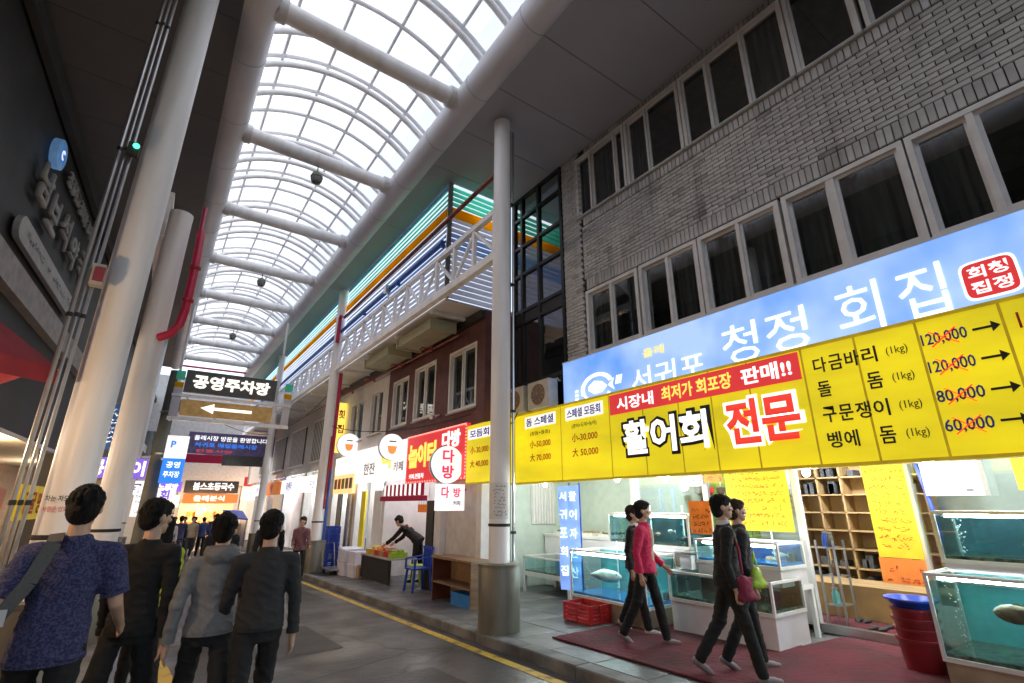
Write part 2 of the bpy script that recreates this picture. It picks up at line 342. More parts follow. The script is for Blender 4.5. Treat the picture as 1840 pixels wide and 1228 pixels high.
    def prism(s, poly, u, v, n, o, depth):
        """polygon (2-D) laid on the plane o+u,v and pulled out along n"""
        u = Vector(u); v = Vector(v); n = Vector(n); o = Vector(o); k = len(poly)
        a = [o + u*p[0] + v*p[1] for p in poly]; b = [p + n*depth for p in a]
        return s.add(a + b, [tuple(range(k))[::-1], tuple(range(k, 2*k))] + [(i, (i+1) % k, k+(i+1) % k, k+i) for i in range(k)])
    def mesh(s, name, m, off=(0, 0, 0), smooth=False):
        me = bpy.data.meshes.new(name); off = Vector(off)
        me.from_pydata([p - off for p in s.v], [], s.f)
        for mm in (m if isinstance(m, (list, tuple)) else [m]): me.materials.append(mm)
        me.validate(); me.update()
        if smooth:
            me.shade_smooth()
            try: me.set_sharp_from_angle(angle=R(40))
            except Exception: pass
        return me
    def build(s, name, m, parent=None, smooth=False):
        off = ORG.get(parent.name, (0, 0, 0)) if parent else (0, 0, 0)
        o = bpy.data.objects.new(name, s.mesh(name, m, off, smooth)); COL.objects.link(o)
        if parent:
            o.parent = parent; ORG[o.name] = off
        return o
ORG = {}
def thing(name, label, cat, loc=(0, 0, 0), group=None, rotz=0.0, local=False, kind=None):
    o = bpy.data.objects.new(name, None); COL.objects.link(o); o.location = loc; o.rotation_euler = (0, 0, rotz); o.empty_display_size = 0.1
    if label: o['label'] = label
    if cat: o['category'] = cat
    if group: o['group'] = group
    if kind: o['kind'] = kind
    ORG[o.name] = (0, 0, 0) if local else tuple(loc)
    return o
def tag(o, label, cat, group=None):
    o['label'] = label; o['category'] = cat
    if group: o['group'] = group
    return o
def struct(o): o['kind'] = 'structure'; return o
def inst(name, me, loc, parent, rot=(0, 0, 0)):
    o = bpy.data.objects.new(name, me); COL.objects.link(o); o.parent = parent
    off = Vector(ORG.get(parent.name, (0, 0, 0))); o.location = Vector(loc) - off; o.rotation_euler = rot
    ORG[o.name] = tuple(off)
    return o
def bx(name, m, parent, *a): return MB().box(*a).build(name, m, parent)

UX = {'right': (Vector((0,-1,0)), Vector((0,0,1))), 'front': (Vector((1,0,0)), Vector((0,0,1))), 'left': (Vector((0,1,0)), Vector((0,0,1)))}
def text(name, s, c, side, m, parent, w=None, h=None, bold=0.0, depth=0.004, out=0.006, shear=0.0, rot=0.0, spacing=1.0):
    """flat raised lettering: centred at c on a plane facing right-hand wall / viewer / left-hand wall, fitted to w x h"""
    cu = bpy.data.curves.new('lettering', 'FONT'); cu.body = s; cu.align_x = 'LEFT'; cu.resolution_u = 2
    cu.offset = bold; cu.shear = shear; cu.space_character = spacing
    ob = bpy.data.objects.new('lettering_tmp', cu); sc.collection.objects.link(ob)
    dg = bpy.context.evaluated_depsgraph_get(); me = bpy.data.meshes.new_from_object(ob.evaluated_get(dg))
    bpy.data.objects.remove(ob); bpy.data.curves.remove(cu)
    if not me.vertices: return None
    xs = [v.co.x for v in me.vertices]; ys = [v.co.y for v in me.vertices]
    x0, x1, y0, y1 = min(xs), max(xs), min(ys), max(ys)
    fx = (w / (x1 - x0)) if w else None; fy = (h / (y1 - y0)) if h else None
    fx = fx or fy; fy = fy or fx
    u, v = side if isinstance(side, tuple) else UX[side]
    n = u.cross(v); off = Vector(ORG.get(parent.name, (0, 0, 0))) if parent else Vector()
    c = Vector(c); cr, sr = math.cos(rot), math.sin(rot)
    for p in me.vertices:
        a = (p.co.x - (x0+x1)/2) * fx; b = (p.co.y - (y0+y1)/2) * fy
        a, b = a*cr - b*sr, a*sr + b*cr
        p.co = c + u*a + v*b + n*out - off
    me.materials.clear(); me.materials.append(m); me.update()
    if depth > 0:
        bm = bmesh.new(); bm.from_mesh(me)
        g = bmesh.ops.extrude_face_region(bm, geom=list(bm.faces))
        bmesh.ops.translate(bm, verts=[e for e in g['geom'] if isinstance(e, bmesh.types.BMVert)], vec=n*depth)
        bmesh.ops.recalc_face_normals(bm, faces=bm.faces); bm.to_mesh(me); bm.free()
    o = bpy.data.objects.new(name, me); COL.objects.link(o)
    if parent: o.parent = parent; ORG[o.name] = tuple(off)
    return o
def scrawl(name, c, side, m, parent, w, h, rows, out=0.006, seed=0, gap=0.45):
    """rows of small illegible handwritten strokes, as on the far-off price posters"""
    rnd = random.Random(seed); u, v = side if isinstance(side, tuple) else UX[side]; n = u.cross(v); c = Vector(c); b = MB()
    rh = h / rows
    for r in range(rows):
        yy = h/2 - rh*(r+0.5); x = -w/2 * rnd.uniform(0.75, 1.0)
        while x < w/2*0.95:
            g = rh*(1-gap); L = g * rnd.uniform(0.6, 1.0)
            if rnd.random() < 0.82:
                for _ in range(3):
                    ax, ay = x + rnd.random()*L, yy + (rnd.random()-.5)*g; t = rnd.choice([0, 0, 1.57, 0.7, -0.7])
                    l = g*rnd.uniform(.4, .8); dx, dy = math.cos(t)*l/2, math.sin(t)*l/2; q = g*0.07
                    px, py = -math.sin(t)*q, math.cos(t)*q
                    b.quad(*[c + u*(ax+sx*dx+sp*px) + v*(ay+sx*dy+sp*py) + n*out for sx, sp in ((-1,-1),(1,-1),(1,1),(-1,1))])
            x += L * 1.25
    o = b.build(name, m, parent); o['kind'] = 'stuff'; return o
BULB_GAIN = 1.3
def point(loc, e, r=0.06, col=(1, 0.97, 0.92)):
    d = bpy.data.lights.new('bulb_light', 'POINT'); d.energy = e; d.shadow_soft_size = r; d.color = col
    o = bpy.data.objects.new('bulb_light', d); COL.objects.link(o); o.location = loc; return o
def bulb(loc, e, label, m='bulb', col=(0.93, 0.97, 1.0), group='bare bulbs lighting the shop fronts', drop=0.18):
    t = thing('hanging_bulb', label, 'lamp', loc, group)
    MB().ell(loc, 0.045, 0.045, 0.055).build('bulb', M[m], t, True)
    MB().tube([(loc[0], loc[1], loc[2]+0.05), (loc[0], loc[1], loc[2]+0.11)], 0.022, 8).build('socket', M['black'], t)
    MB().tube([(loc[0], loc[1], loc[2]+0.11), (loc[0], loc[1], loc[2]+drop)], 0.006, 6).build('cord', M['black'], t)
    p = point((loc[0]-0.0, loc[1], loc[2]-0.10), e * BULB_GAIN, 0.07, col); p.parent = t; p.location = (0, 0, -0.10)
    return t
# PART2

# ================================================================== THE SETTING
KX = 3.93                      # kerb edge
YA, YB = -14.0, 46.0
def strip(name, m, x0, x1, y0, y1, dz, z1=None):
    """sheet that follows the fall of the street"""
    b = MB(); n = 12
    for i in range(n):
        a = y0 + (y1-y0)*i/n; c = y0 + (y1-y0)*(i+1)/n
        b.quad((x0,a,G(a)+dz),(x1,a,G(a)+dz),(x1,c,G(c)+dz),(x0,c,G(c)+dz))
    return b.build(name, m)
struct(strip('ground', M['ground'], -90, 90, -60, 140, -0.12))
struct(strip('road', M['asphalt'], -4.5, KX+0.02, YA, YB, 0.0))
road_mark = struct(strip('road_line', M['yellow_paint'], 3.66, 3.78, YA, YB, 0.004))
# left lane line curving into the left kerb
b = MB()
pl = [(0.62, 4.2), (0.58, 6.0), (0.50, 7.5), (0.34, 9.0), (0.2, 10.4)]
for (xa, ya), (xb, yb) in zip(pl, pl[1:]):
    b.quad((xa-0.07, ya, G(ya)+0.004), (xa+0.07, ya, G(ya)+0.004), (xb+0.07, yb, G(yb)+0.004), (xb-0.07, yb, G(yb)+0.004))
struct(b.build('road_line', M['yellow_paint']))
b = MB()
for (px, py, w, l) in [(1.9, 8.0, .55, .9), (2.6, 5.2, .4, .5), (1.2, 11.5, .7, 1.6), (2.9, 12.5, .5, 1.2)]:
    b.quad((px-w, py-l, G(py-l)+0.004), (px+w, py-l*.9, G(py-l*.9)+0.004), (px+w*.9, py+l, G(py+l)+0.004), (px-w*.95, py+l*.95, G(py+l*.95)+0.004))
struct(b.build('road_patch', mat('asphalt_patch', (0.055, 0.055, 0.057), 0.5, var=0.25, scale=2.5, bump=0.4, detail=8)))
t = thing('manhole_cover', 'round cast iron manhole cover set in the asphalt road', 'manhole', (2.35, 4.55, G(4.55)))
MB().lathe((2.35, 4.55, G(4.55)), [(0.33, 0.0), (0.33, 0.008), (0.30, 0.01)], 28).build('cover', mat('cast_iron', (0.10, 0.10, 0.10), 0.35, metal=0.7, bump=0.5), t)
b = MB()
for i in range(-4, 5):
    q = i*0.062; hl = math.sqrt(max(0, 0.27**2-q*q)); b.box(2.35+q-.012, 2.35+q+.012, 4.55-hl, 4.55+hl, G(4.55)+.0095, G(4.55)+.016)
b.build('tread_rib', M['steel'], t)
# right pavement: bed, slabs, kerb stones
pav = struct(strip('pavement', M['mortar_dark'], KX+0.2, 10.5, YA, YB, 0.105)); ORG[pav.name] = (0, 0, 0)
slab_me = []
for v in range(2):
    c = 0.006; hx, hy = 0.345, 0.345
    bb = MB(); z = 0.012
    bb.add([(-hx,-hy,-.02),(hx,-hy,-.02),(hx,hy,-.02),(-hx,hy,-.02),(-hx,-hy,z-c),(hx,-hy,z-c),(hx,hy,z-c),(-hx,hy,z-c),(-hx+c,-hy+c,z),(hx-c,-hy+c,z),(hx-c,hy-c,z),(-hx+c,hy-c,z)],
           [(0,1,5,4),(1,2,6,5),(2,3,7,6),(3,0,4,7),(4,5,9,8),(5,6,10,9),(6,7,11,10),(7,4,8,11),(8,9,10,11)])
    slab_me.append(bb.mesh('paving_slab', M['paving' if v == 0 else 'paving2']))
n = 0
for j in range(-3, 47):
    for i in range(6):
        x = KX + 0.2 + 0.35 + i*0.70; y = -0.2 + j*0.70
        if x > 8.2: continue
        if y > 27 or n >= 299: continue
        n += 1
        inst('paving_slab', random.choice(slab_me), (x, y, S(y) - 0.012 + random.uniform(-.003, .003)), pav, (-0.02, random.uniform(-.004, .004), random.uniform(-.003, .003)))
bb = MB(); bb.box(-0.10, 0.10, -0.485, 0.485, -0.16, -0.012); bb.add([(-.10,-.485,-.012),(.10,-.485,-.012),(.10,.485,-.012),(-.10,.485,-.012),(-.085,-.475,0),(.10,-.475,0),(.10,.475,0),(-.085,.475,0)], [(0,1,5,4),(1,2,6,5),(2,3,7,6),(3,0,4,7),(4,5,6,7)])
kerb_me = bb.mesh('kerb_stone', M['kerb'])
kb = struct(bx('kerb', M['mortar_dark'], None, KX+0.02, KX+0.19, YA, -4, G(-4)-.1, G(-4)+.09)); ORG[kb.name] = (0, 0, 0)
for j in range(-4, 40):
    y = j*0.98; inst('kerb_stone', kerb_me, (KX+0.10, y, S(y)+random.uniform(-.003, .003)), kb, (-0.02, 0, random.uniform(-.004, .004)))
# left pavement
struct(strip('pavement', M['paving2'], -9, -0.28, YA, YB, 0.11))
lk = struct(strip('kerb', M['kerb'], -0.28, -0.12, YA, YB, 0.12)); 
struct(MB().add([(-0.12, YA, G(YA)-.05), (-0.12, YB, G(YB)-.05), (-0.12, YB, G(YB)+.12), (-0.12, YA, G(YA)+.12)], [(0,1,2,3)]).build('kerb_face', M['kerb']))

# ------------------------------------------------------------------ arcade: columns, beams, vault
CX, LX = 4.22, -0.58
COLY = [-12.6, -3.2, 6.25, 15.7, 25.1]
def column(x, y, label, group, ztop=8.45, r=0.15, drum=True):
    g = S(y); t = thing('arcade_column', label, 'column', (x, y, g), group)
    MB().lathe((x, y, 0), [(r, g+0.7), (r, ztop-0.1), (r*1.02, ztop-0.1), (r*1.02, ztop)], 28).build('shaft', M['white_steel'], t, True)
    if drum:
        MB().lathe((x, y, g), [(0.29, 0.0), (0.29, 0.80), (0.285, 0.815), (0.27, 0.83), (0.16, 0.83)], 28).build('drum_base', M['drum'], t, True)
        MB().lathe((x, y, g+0.80), [(0.30, 0.0), (0.30, 0.035), (0.17, 0.045)], 28).build('drum_lid', M['drum'], t, True)
    b = MB(); b.lathe((x, y, g+1.32), [(r+0.004, 0.0), (r+0.012, 0.005), (r+0.012, 0.035), (r+0.004, 0.04)], 24)
    b.build('strap', M['black'], t)
    return t
for i, y in enumerate(COLY):
    if i == 0: continue
    nm = ['behind the viewer', 'just behind the viewer', '', '', '', ''][i]
    if i == 2:
        t = column(CX, y, 'white arcade column on a grey metal drum beside the yellow price banner', 'white columns along the right kerb')
        # paper notice wrapped round the shaft
        b = MB(); g = S(y); n = 10
        for k in range(n):
            a0 = R(160 + 130*k/n); a1 = R(160 + 130*(k+1)/n); rr = 0.154
            b.quad((CX+rr*math.cos(a0), y+rr*math.sin(a0), g+1.42), (CX+rr*math.cos(a1), y+rr*math.sin(a1), g+1.42), (CX+rr*math.cos(a1), y+rr*math.sin(a1), g+1.92), (CX+rr*math.cos(a0), y+rr*math.sin(a0), g+1.92))
        b.build('notice', M['paper'], t)
        fd = Vector((CX, y, 0)).normalized(); uu = Vector((fd.y, -fd.x, 0)); side = (uu, Vector((0, 0, 1)))
        scrawl('notice_text', Vector((CX, y, g+1.67)) - fd*0.157, side, M['ink'], t, 0.17, 0.44, 9, out=0.004, seed=3)
    elif i == 3: column(CX, y, 'white arcade column with crimson pipe beside it, second along the right kerb', 'white columns along the right kerb')
    elif i == 4: column(CX, y, 'white arcade column under the end of the striped louvres, third along the right kerb', 'white columns along the right kerb')
    elif i == 5: column(CX, y, 'farthest white arcade column of the right kerb by the bright shops', 'white columns along the right kerb')
    elif i == 1: column(CX, y, 'white arcade column of the right kerb behind the camera', 'white columns along the right kerb')
for i, y in enumerate(COLY):
    if i == 2:
        t = column(LX, y, 'big white arcade column rising behind the man in the patterned shirt', 'white columns along the left kerb', r=0.175)
        fd = Vector((LX, y, 0)).normalized(); uu = Vector((fd.y, -fd.x, 0)); c_ = Vector((LX, y, 0)) - fd*.172
        text('lettering', '차는 차도로', c_ + Vector((0, 0, 1.66)) - uu*.05, (uu, Vector((0, 0, 1))), M['ink'], t, .20, .05, .01, 0, .012); text('lettering', '사람은 인도로', c_ + Vector((0, 0, 1.57)) - uu*.05, (uu, Vector((0, 0, 1))), M['ink_red'], t, .20, .045, .01, 0, .012)
    elif i == 3: column(LX, y, 'white arcade column mostly hidden behind the flat topped left one', 'white columns along the left kerb', r=0.16)
    elif i == 4: column(LX, y, 'slim far white column of the left kerb beside the dark concrete pole', 'white columns along the left kerb', r=0.16)
    elif i == 1: column(LX, y, 'white arcade column of the left kerb behind the camera', 'white columns along the left kerb', r=0.16)
LV_X = 4.34
column(-.36, 9.0, 'thick white column with a flat top close behind the nearest left one', 'white columns along the left kerb', ztop=6.2, r=0.165)
BX0, BX1, BZ, BR = 0.05, 3.55, 8.72, 0.27
arc = thing('arcade_roof', 'white vaulted arcade roof of translucent panels on curved ribs over the street', 'roof', (1.8, 10, 8.7))
YR0, YR1 = -5.6, 31.0
for x in (BX0, BX1):
    bm_ = MB().tube([(x, YR0, BZ), (x, YR1, BZ)], BR, 24).build('edge_beam', M['beam'], arc, True)
    b = MB(); yy = -12.4
    yy = max(yy, YR0 + .4)
    while yy < YR1: 
        b.tube([(x, yy, BZ), (x, yy+0.012, BZ)], BR+0.006, 24); yy += 1.6
    b.build('beam_joint', M['soffit'], bm_)
CRY = [6.5 + 3.2*k for k in range(-3, 8)]
for y in CRY:
    MB().tube([(BX0+0.2, y, 8.72), (BX1-0.2, y, 8.72)], 0.155, 18).build('cross_tube', M['white_steel'], arc, True)
    for x, s_ in ((BX0+BR, 1), (BX1-BR, -1)):
        MB().tube([(x-0.02*s_, y, 8.72), (x+0.10*s_, y, 8.72)], 0.19, 18).build('flange', M['white_steel2'], arc, True)
hw = (BX1-BX0)/2; rise = 0.72; RA = (hw*hw + rise*rise) / (2*rise); zc = 8.86 + rise - RA; xm = (BX0+BX1)/2; AM = math.asin(hw/RA)
def arcp(t, y, dz=0.0):   # t -1..1
    a = AM*t; r = RA + dz; return (xm + r*math.sin(a), y, zc + r*math.cos(a))
NP = 5
purl = [-1 + 2*i/NP for i in range(1, NP)] + [-0.985, 0.985]
ribs = []; yy = YR0 + 0.3
y0 = CRY[0] - 0.8*1
ys = [CRY[0] + 0.8*k for k in range(-1, 63)]
ys = [y for y in ys if YR0 <= y <= YR1]
rib_lo = None
for k, y in enumerate(ys):
    is_c = any(abs(y-c) < 0.05 for c in CRY)
    pts_lo = [arcp(-1+2*i/14, 0, 0.0) for i in range(15)]; pts_hi = [arcp(-1+2*i/14, 0, 0.17) for i in range(15)]
    if rib_lo is None:
        rib_lo = MB().tube(pts_lo, 0.056, 10).mesh('rib', M['white_steel'], smooth=True)
        rib_hi = MB().tube(pts_hi, 0.040, 8).mesh('rib', M['white_steel2'], smooth=True)
    if not is_c: inst('rib', rib_lo, (1.8, y, 8.7), arc).location = Vector((0, y, 0)) - Vector(ORG[arc.name])
    inst('rib', rib_hi, (0, y, 0), arc)
for p in purl:
    MB().tube([arcp(p, ys[0], 0.185), arcp(p, ys[-1], 0.185)], 0.031, 6).build('purlin', M['white_steel2'], arc)
pan = []
for j in range(NP):
    b = MB(); n = 3
    for q in range(n):
        t0 = -1 + 2*(j+q/n)/NP; t1 = -1 + 2*(j+(q+1)/n)/NP
        a0 = arcp(t0, 0.01, 0.215); a1 = arcp(t1, 0.01, 0.215); b.quad(a0, a1, (a1[0], 0.79, a1[2]), (a0[0], 0.79, a0[2]))
    pan.append(b.mesh('roof_panel', M['roof_sheet']))
cnt = 0
for y in ys[:-1]:
    for j in range(NP):
        if cnt < 300: inst('roof_panel', pan[j], (0, y, 0), arc); cnt += 1
# ends of the skylight curb up the sides of the vault
for x in (BX0-0.02, BX1+0.02):
    bx('skylight_curb', M['white_steel2'], arc, x-0.03, x+0.03, YR0, YR1, BZ+0.2, 9.13)
# soffits: ceiling between edge beams and buildings
def soffit(x0, x1, y0, y1, z, label, m='soffit', step=1.25):
    t = thing('arcade_ceiling', label, 'ceiling', ((x0+x1)/2, (y0+y1)/2, z))
    bx('backing', M['darkwall'], t, x0, x1, y0, y1, z+0.02, z+0.06)
    y = y0; k = 0; meh = {}
    while y < y1 - 0.1:
        L = min(step, y1-y); key = round(L, 3)
        if key not in meh: meh[key] = MB().box(x0, x1, 0.006, L-0.006, 0, 0.018).mesh('ceiling_panel', M[m])
        o = inst('ceiling_panel', meh[key], (0, y, z), t); y += L
    return t
soffit(BX1+0.15, 6.3, YR0, 8.5, 8.52, 'grey panelled ceiling between the round beam and the brick building')
soffit(BX1+0.15, LV_X+0.1, 8.5, YR1, 8.53, 'pale panelled ceiling above the striped louvres')
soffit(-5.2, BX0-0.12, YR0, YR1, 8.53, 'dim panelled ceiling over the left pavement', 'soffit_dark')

# ------------------------------------------------------------------ BUILDING 1: grey brick, right
BXW = 6.0
b1 = thing('brick_building', 'grey brick building with two rows of aluminium windows above the fish shop', 'building', (BXW+1.5, 1, 0.1))
Y1 = 6.62; Y0 = -9.0
bx('wall', M['mortar'], b1, BXW+0.014, BXW+0.25, Y0, Y1-0.01, 5.40, 6.95)
bx('wall', M['mortar'], b1, BXW+0.014, BXW+0.25, Y0, Y1-0.01, 8.39, 8.52)
bx('wall', M['mortar'], b1, BXW+0.014, BXW+0.25, 6.15, Y1-0.01, 2.9, 5.40)
bx('wall', M['mortar'], b1, BXW+0.014, BXW+0.25, 6.22, Y1-0.01, 6.95, 8.39)
bx('wall', M['plaster_grey'], b1, BXW+0.014, BXW+0.25, Y0, 6.15, 2.9, 4.12)
bx('roof', M['plaster_grey'], b1, BXW, 12, Y0, Y1, 8.6, 8.8)
bx('floor_slab', M['plaster_grey'], b1, BXW+0.26, 12, Y0, Y1, 5.45, 5.6)
bx('floor_slab', M['ceil_white'], b1, BXW+0.26, 12, Y0, Y1, 2.78, 2.95)
bx('partition', M['room_dark'], b1, BXW+1.8, BXW+1.9, Y0, Y1, 2.96, 5.44)
bx('partition', M['room_dark'], b1, BXW+1.8, BXW+1.9, Y0, Y1, 5.61, 8.58)
bx('side_wall', M['brick2'], b1, BXW+0.26, 12, Y1-0.26, Y1-0.02, 2.96, 8.58)
bx('side_wall', M['plaster'], b1, BXW-0.1, 12, Y0-0.3, Y0, 0, 8.6)
def brick_mesh(hy, hz, m, d=0.06, c=0.006):
    b = MB(); b.add([(0,-hy,-hz),(0,hy,-hz),(0,hy,hz),(0,-hy,hz),(-d+c,-hy,-hz),(-d+c,hy,-hz),(-d+c,hy,hz),(-d+c,-hy,hz),(-d,-hy+c,-hz+c),(-d,hy-c,-hz+c),(-d,hy-c,hz-c),(-d,-hy+c,hz-c)],
        [(0,4,5,1),(1,5,6,2),(2,6,7,3),(3,7,4,0),(4,8,9,5),(5,9,10,6),(6,10,11,7),(7,11,8,4),(8,11,10,9)])
    return b
brk = []   # (centre y, z, hy, hz, x offset)
z = 5.635; row = 0
while z < 6.755:
    off = 0.105 if row % 2 else 0.0; y = 5.985 - off
    while y > -2.4:
        brk.append((y, z+0.0285, 0.099, 0.0285, 0)); y -= 0.208
    if row % 2: brk.append((6.036, z+0.0285, 0.046, 0.0285, 0))
    z += 0.066; row += 1
y = 5.99
while y > -2.4:
    brk.append((y, 5.51, 0.0335, 0.108, 0.012)); brk.append((y, 6.848, 0.0335, 0.088, 0.016)); y -= 0.077
zz = 2.94; row = 0
while zz < 8.5:
    w = [6.20, 6.41] if row % 2 == 0 else [6.305, 6.515]
    for yc in w:
        if 6.14 < yc < 6.60: brk.append((yc, zz, 0.099, 0.0285, 0.02))
    if row % 2: brk.append((6.185, zz, 0.045, 0.0285, 0.02))
    else: brk.append((6.56, zz, 0.045, 0.0285, 0.02))
    zz += 0.066; row += 1
y = 5.9
while y > -2.4: brk.append((y, 8.455, 0.0335, 0.055, 0.0)); y -= 0.077
camv = Vector((0, 0, 1.6))
def seen(bk):
    y, z = bk[0], bk[1]; d = (Vector((BXW, y, z)) - camv).length; vis = y > 0.12 + max(0, (z-5.4))*0.28
    return (0 if vis else 1, d / math.sqrt(bk[2]*bk[3]) )
brk.sort(key=seen)
cache = {}
stuffb = {'brick': MB(), 'brick2': MB(), 'brick3': MB()}
def bmat(y, z):
    r = random.random()
    if z > 8.39: return 'brick3' if r < .6 else 'brick2'
    return 'brick2' if r < 0.3 else ('brick3' if r > 0.965 else 'brick')
for i, (y, z, hy, hz, xo) in enumerate(brk):
    mm = bmat(y, z)
    if i < 300:
        key = (hy, hz, mm)
        if key not in cache: cache[key] = brick_mesh(hy, hz, mm).mesh('brick', M[mm])
        inst('brick', cache[key], (BXW+0.06-xo+random.uniform(-.003, .003), y, z), b1, (0, random.uniform(-.006, .006), random.uniform(-.012, .012)))
    else:
        q = brick_mesh(hy, hz, mm); dx = random.uniform(-.003, .003)
        stuffb[mm].add([p + Vector((BXW+0.06-xo+dx, y, z)) for p in q.v], q.f)
for mm, b in stuffb.items():
    if b.v: o = b.build('brickwork', M[mm], b1); o['kind'] = 'stuff'
def window(par, x, y0, y1, z0, z1, posts, fw=0.05, side=-1, frame='alu', curtains=(), depth=0.09, glass='pane_dark', sill=True, front=None):
    """aluminium window in a wall facing -x; y1 > y0, posts = list of (y, width)"""
    b = MB(); xf = x - 0.03; xb = x + depth
    b.box(xf, xb, y0, y1, z1-fw, z1); b.box(xf, xb, y0, y1, z0, z0+fw)
    b.box(xf, xb, y0, y0+fw, z0+fw, z1-fw); b.box(xf, xb, y1-fw, y1, z0+fw, z1-fw)
    w = b.build('window', M[frame], par)
    es = [y0+fw] + [v for p in sorted(posts) for v in (p[0]-p[1]/2, p[0]+p[1]/2)] + [y1-fw]
    for p, pw in posts: bx('mullion', M[frame], w, xf+0.008, xb-0.01, p-pw/2, p+pw/2, z0+fw, z1-fw)
    for i in range(0, len(es), 2):
        a, c = es[i], es[i+1]
        if c - a < 0.06: continue
        sx = x + 0.015 + (0.03 if (i//2) % 2 else 0)
        s = 0.035; b = MB(); b.box(sx, sx+0.025, a, c, z1-fw-s, z1-fw); b.box(sx, sx+0.025, a, c, z0+fw, z0+fw+s); b.box(sx, sx+0.025, a, a+s, z0+fw+s, z1-fw-s); b.box(sx, sx+0.025, c-s, c, z0+fw+s, z1-fw-s)
        b.build('sash', M[frame], w)
        bx('pane', M[glass], w, sx+0.010, sx+0.014, a+s, c-s, z0+fw+s, z1-fw-s)
        if (i//2) in curtains:
            b = MB(); n = 16; 
            for q in range(n):
                ya = a + (c-a)*q/n; yb = a + (c-a)*(q+1)/n; da = 0.02*math.sin(q*2.1); db = 0.02*math.sin((q+1)*2.1)
                b.quad((sx+0.12+da, ya, z0+fw), (sx+0.12+db, yb, z0+fw), (sx+0.12+db, yb, z1-fw), (sx+0.12+da, ya, z1-fw))
            b.build('curtain', M['curtain'], w, True)
    if sill: bx('sill', M['sill'], w, x-0.075, x+0.0, y0-0.02, y1+0.02, z0-0.035, z0-0.002)
    return w
XW = BXW + 0.01
# second floor, then third floor
W2 = [(4.84, 6.06, [(5.45, .05)], (1,)), (3.70, 4.80, [(4.25, .05)], (0,)), (2.48, 3.68, [(3.06, .05)], (0, 1)), (1.13, 2.44, [(1.87, .09)], (0, 1)), (-0.25, 1.11, [(0.58, .06)], (1,)), (-1.7, -0.3, [(-1.0, .06)], ()), (-3.2, -1.75, [(-2.4, .06)], ())]
for y0, y1, ps, cu in W2: window(b1, XW, y0, y1, 4.14, 5.37, ps, 0.06, curtains=cu)
W3 = [(4.88, 6.18, [(5.78, .035), (5.14, .035)], (1,)), (3.68, 4.86, [(4.38, .035)], (1,)), (1.95, 3.66, [(3.16, .035), (2.57, .04)], (0,)), (1.18, 1.93, [], ()), (-0.2, 1.13, [(0.5, .05)], (0,)), (-1.6, -0.25, [(-0.9, .05)], ())]
for y0, y1, ps, cu in W3: window(b1, XW, y0, y1, 6.965, 8.37, ps, 0.05, curtains=cu, sill=True)
# ground floor of the fish shop: ceiling, back wall, side walls, posts
shop = thing('fish_shop_front', 'ground floor fish restaurant front with pale tiled walls and aluminium door posts', 'shop front', (8.2, 2.5, 0.05))
bx('back_wall', M['tile_teal'], shop, 9.6, 9.7, -4, 6.6, -0.1, 2.77)
bx('side_wall', M['tile_teal'], shop, 7.42, 9.58, 6.5, 6.6, -0.1, 2.77)
bx('side_wall', M['tile_teal'], shop, 7.42, 9.58, -4.1, -4.0, -0.1, 2.77)
bx('shop_floor', M['carpet'], shop, 7.46, 9.58, -4, 6.5, 0.10, 0.135)
bx('floor_step', M['steel'], shop, 7.36, 7.455, 2.2, 3.62, 0.07, 0.165)
for y in (6.4, 4.98, 3.56, 2.25, 0.7, -0.9):
    bx('door_post', M['alu'], shop, 7.36, 7.44, y-0.04, y+0.04, S(y), 2.76)
bx('transom', M['alu'], shop, 7.37, 7.43, -4, 6.4, 2.42, 2.48)
for (a, c) in ((5.02, 6.36), (3.60, 4.94), (0.74, 2.21), (-0.86, 0.66)):
    bx('shop_window', M['pane_dark'], shop, 7.395, 7.405, a, c, 0.55, 2.42); bx('shop_window', M['pane_dark'], shop, 7.395, 7.405, a, c, 2.48, 2.75)
    bx('lower_panel', M['alu'], shop, 7.38, 7.42, a, c, 0.13, 0.55)
bx('wall_cabinet', M['green_plastic'], shop, 9.3, 9.58, 5.4, 6.3, 0.9, 2.4)

# stairwell bay: dark glazed curtain wall between the brick pier and the next house
sw = thing('stair_bay', 'dark framed stairwell glazing between brick pier and maroon building', 'facade', (6.1, 7.5, 3))
ys_ = [6.66, 7.28, 7.80, 8.30]
zs_ = [3.3, 3.98, 5.35, 5.62, 6.5, 7.2, 7.95, 8.5]
for y in (6.66, 7.42, 8.02, 8.32): bx('mullion', M['alu_dark'], sw, 5.96, 6.06, y-0.035, y+0.035, 3.3, 8.5)
for z in zs_: bx('transom', M['alu_dark'], sw, 5.965, 6.055, 6.64, 8.34, z-0.035, z+0.035)
cs = [6.695, 7.385, 7.455, 7.985, 8.055, 8.285]
for i in range(0, 6, 2):
    for za, zb in zip(zs_, zs_[1:]):
        if zb - za > 0.3: bx('pane', M['pane_mirror'], sw, 6.01, 6.016, cs[i], cs[i+1], za+0.035, zb-0.035)
bx('spandrel', M['darkwall2'], sw, 6.0, 6.05, 6.7, 8.28, 5.39, 5.58)
bx('stair_wall', M['room_dark'], sw, 7.6, 7.7, 6.64, 8.34, 3.0, 8.5)
bx('stair_wall', M['plaster_grey'], sw, 6.1, 7.6, 8.47, 8.55, 3.0, 8.5)
bx('landing', M['plaster_grey'], sw, 6.3, 7.58, 6.66, 8.34, 5.4, 5.55)
bx('lintel', M['darkwall2'], sw, 5.95, 6.2, 6.62, 8.36, 2.9, 3.26)
bx('recess_wall', M['tile_teal'], sw, 8.4, 8.5, 6.64, 9.5, -0.3, 2.9)
bx('recess_wall', M['tile_teal'], sw, 5.5, 8.39, 9.40, 9.5, -0.3, 2.9)
bx('recess_ceiling', M['ceil_white'], sw, 6.2, 8.4, 6.64, 9.4, 2.85, 2.9)
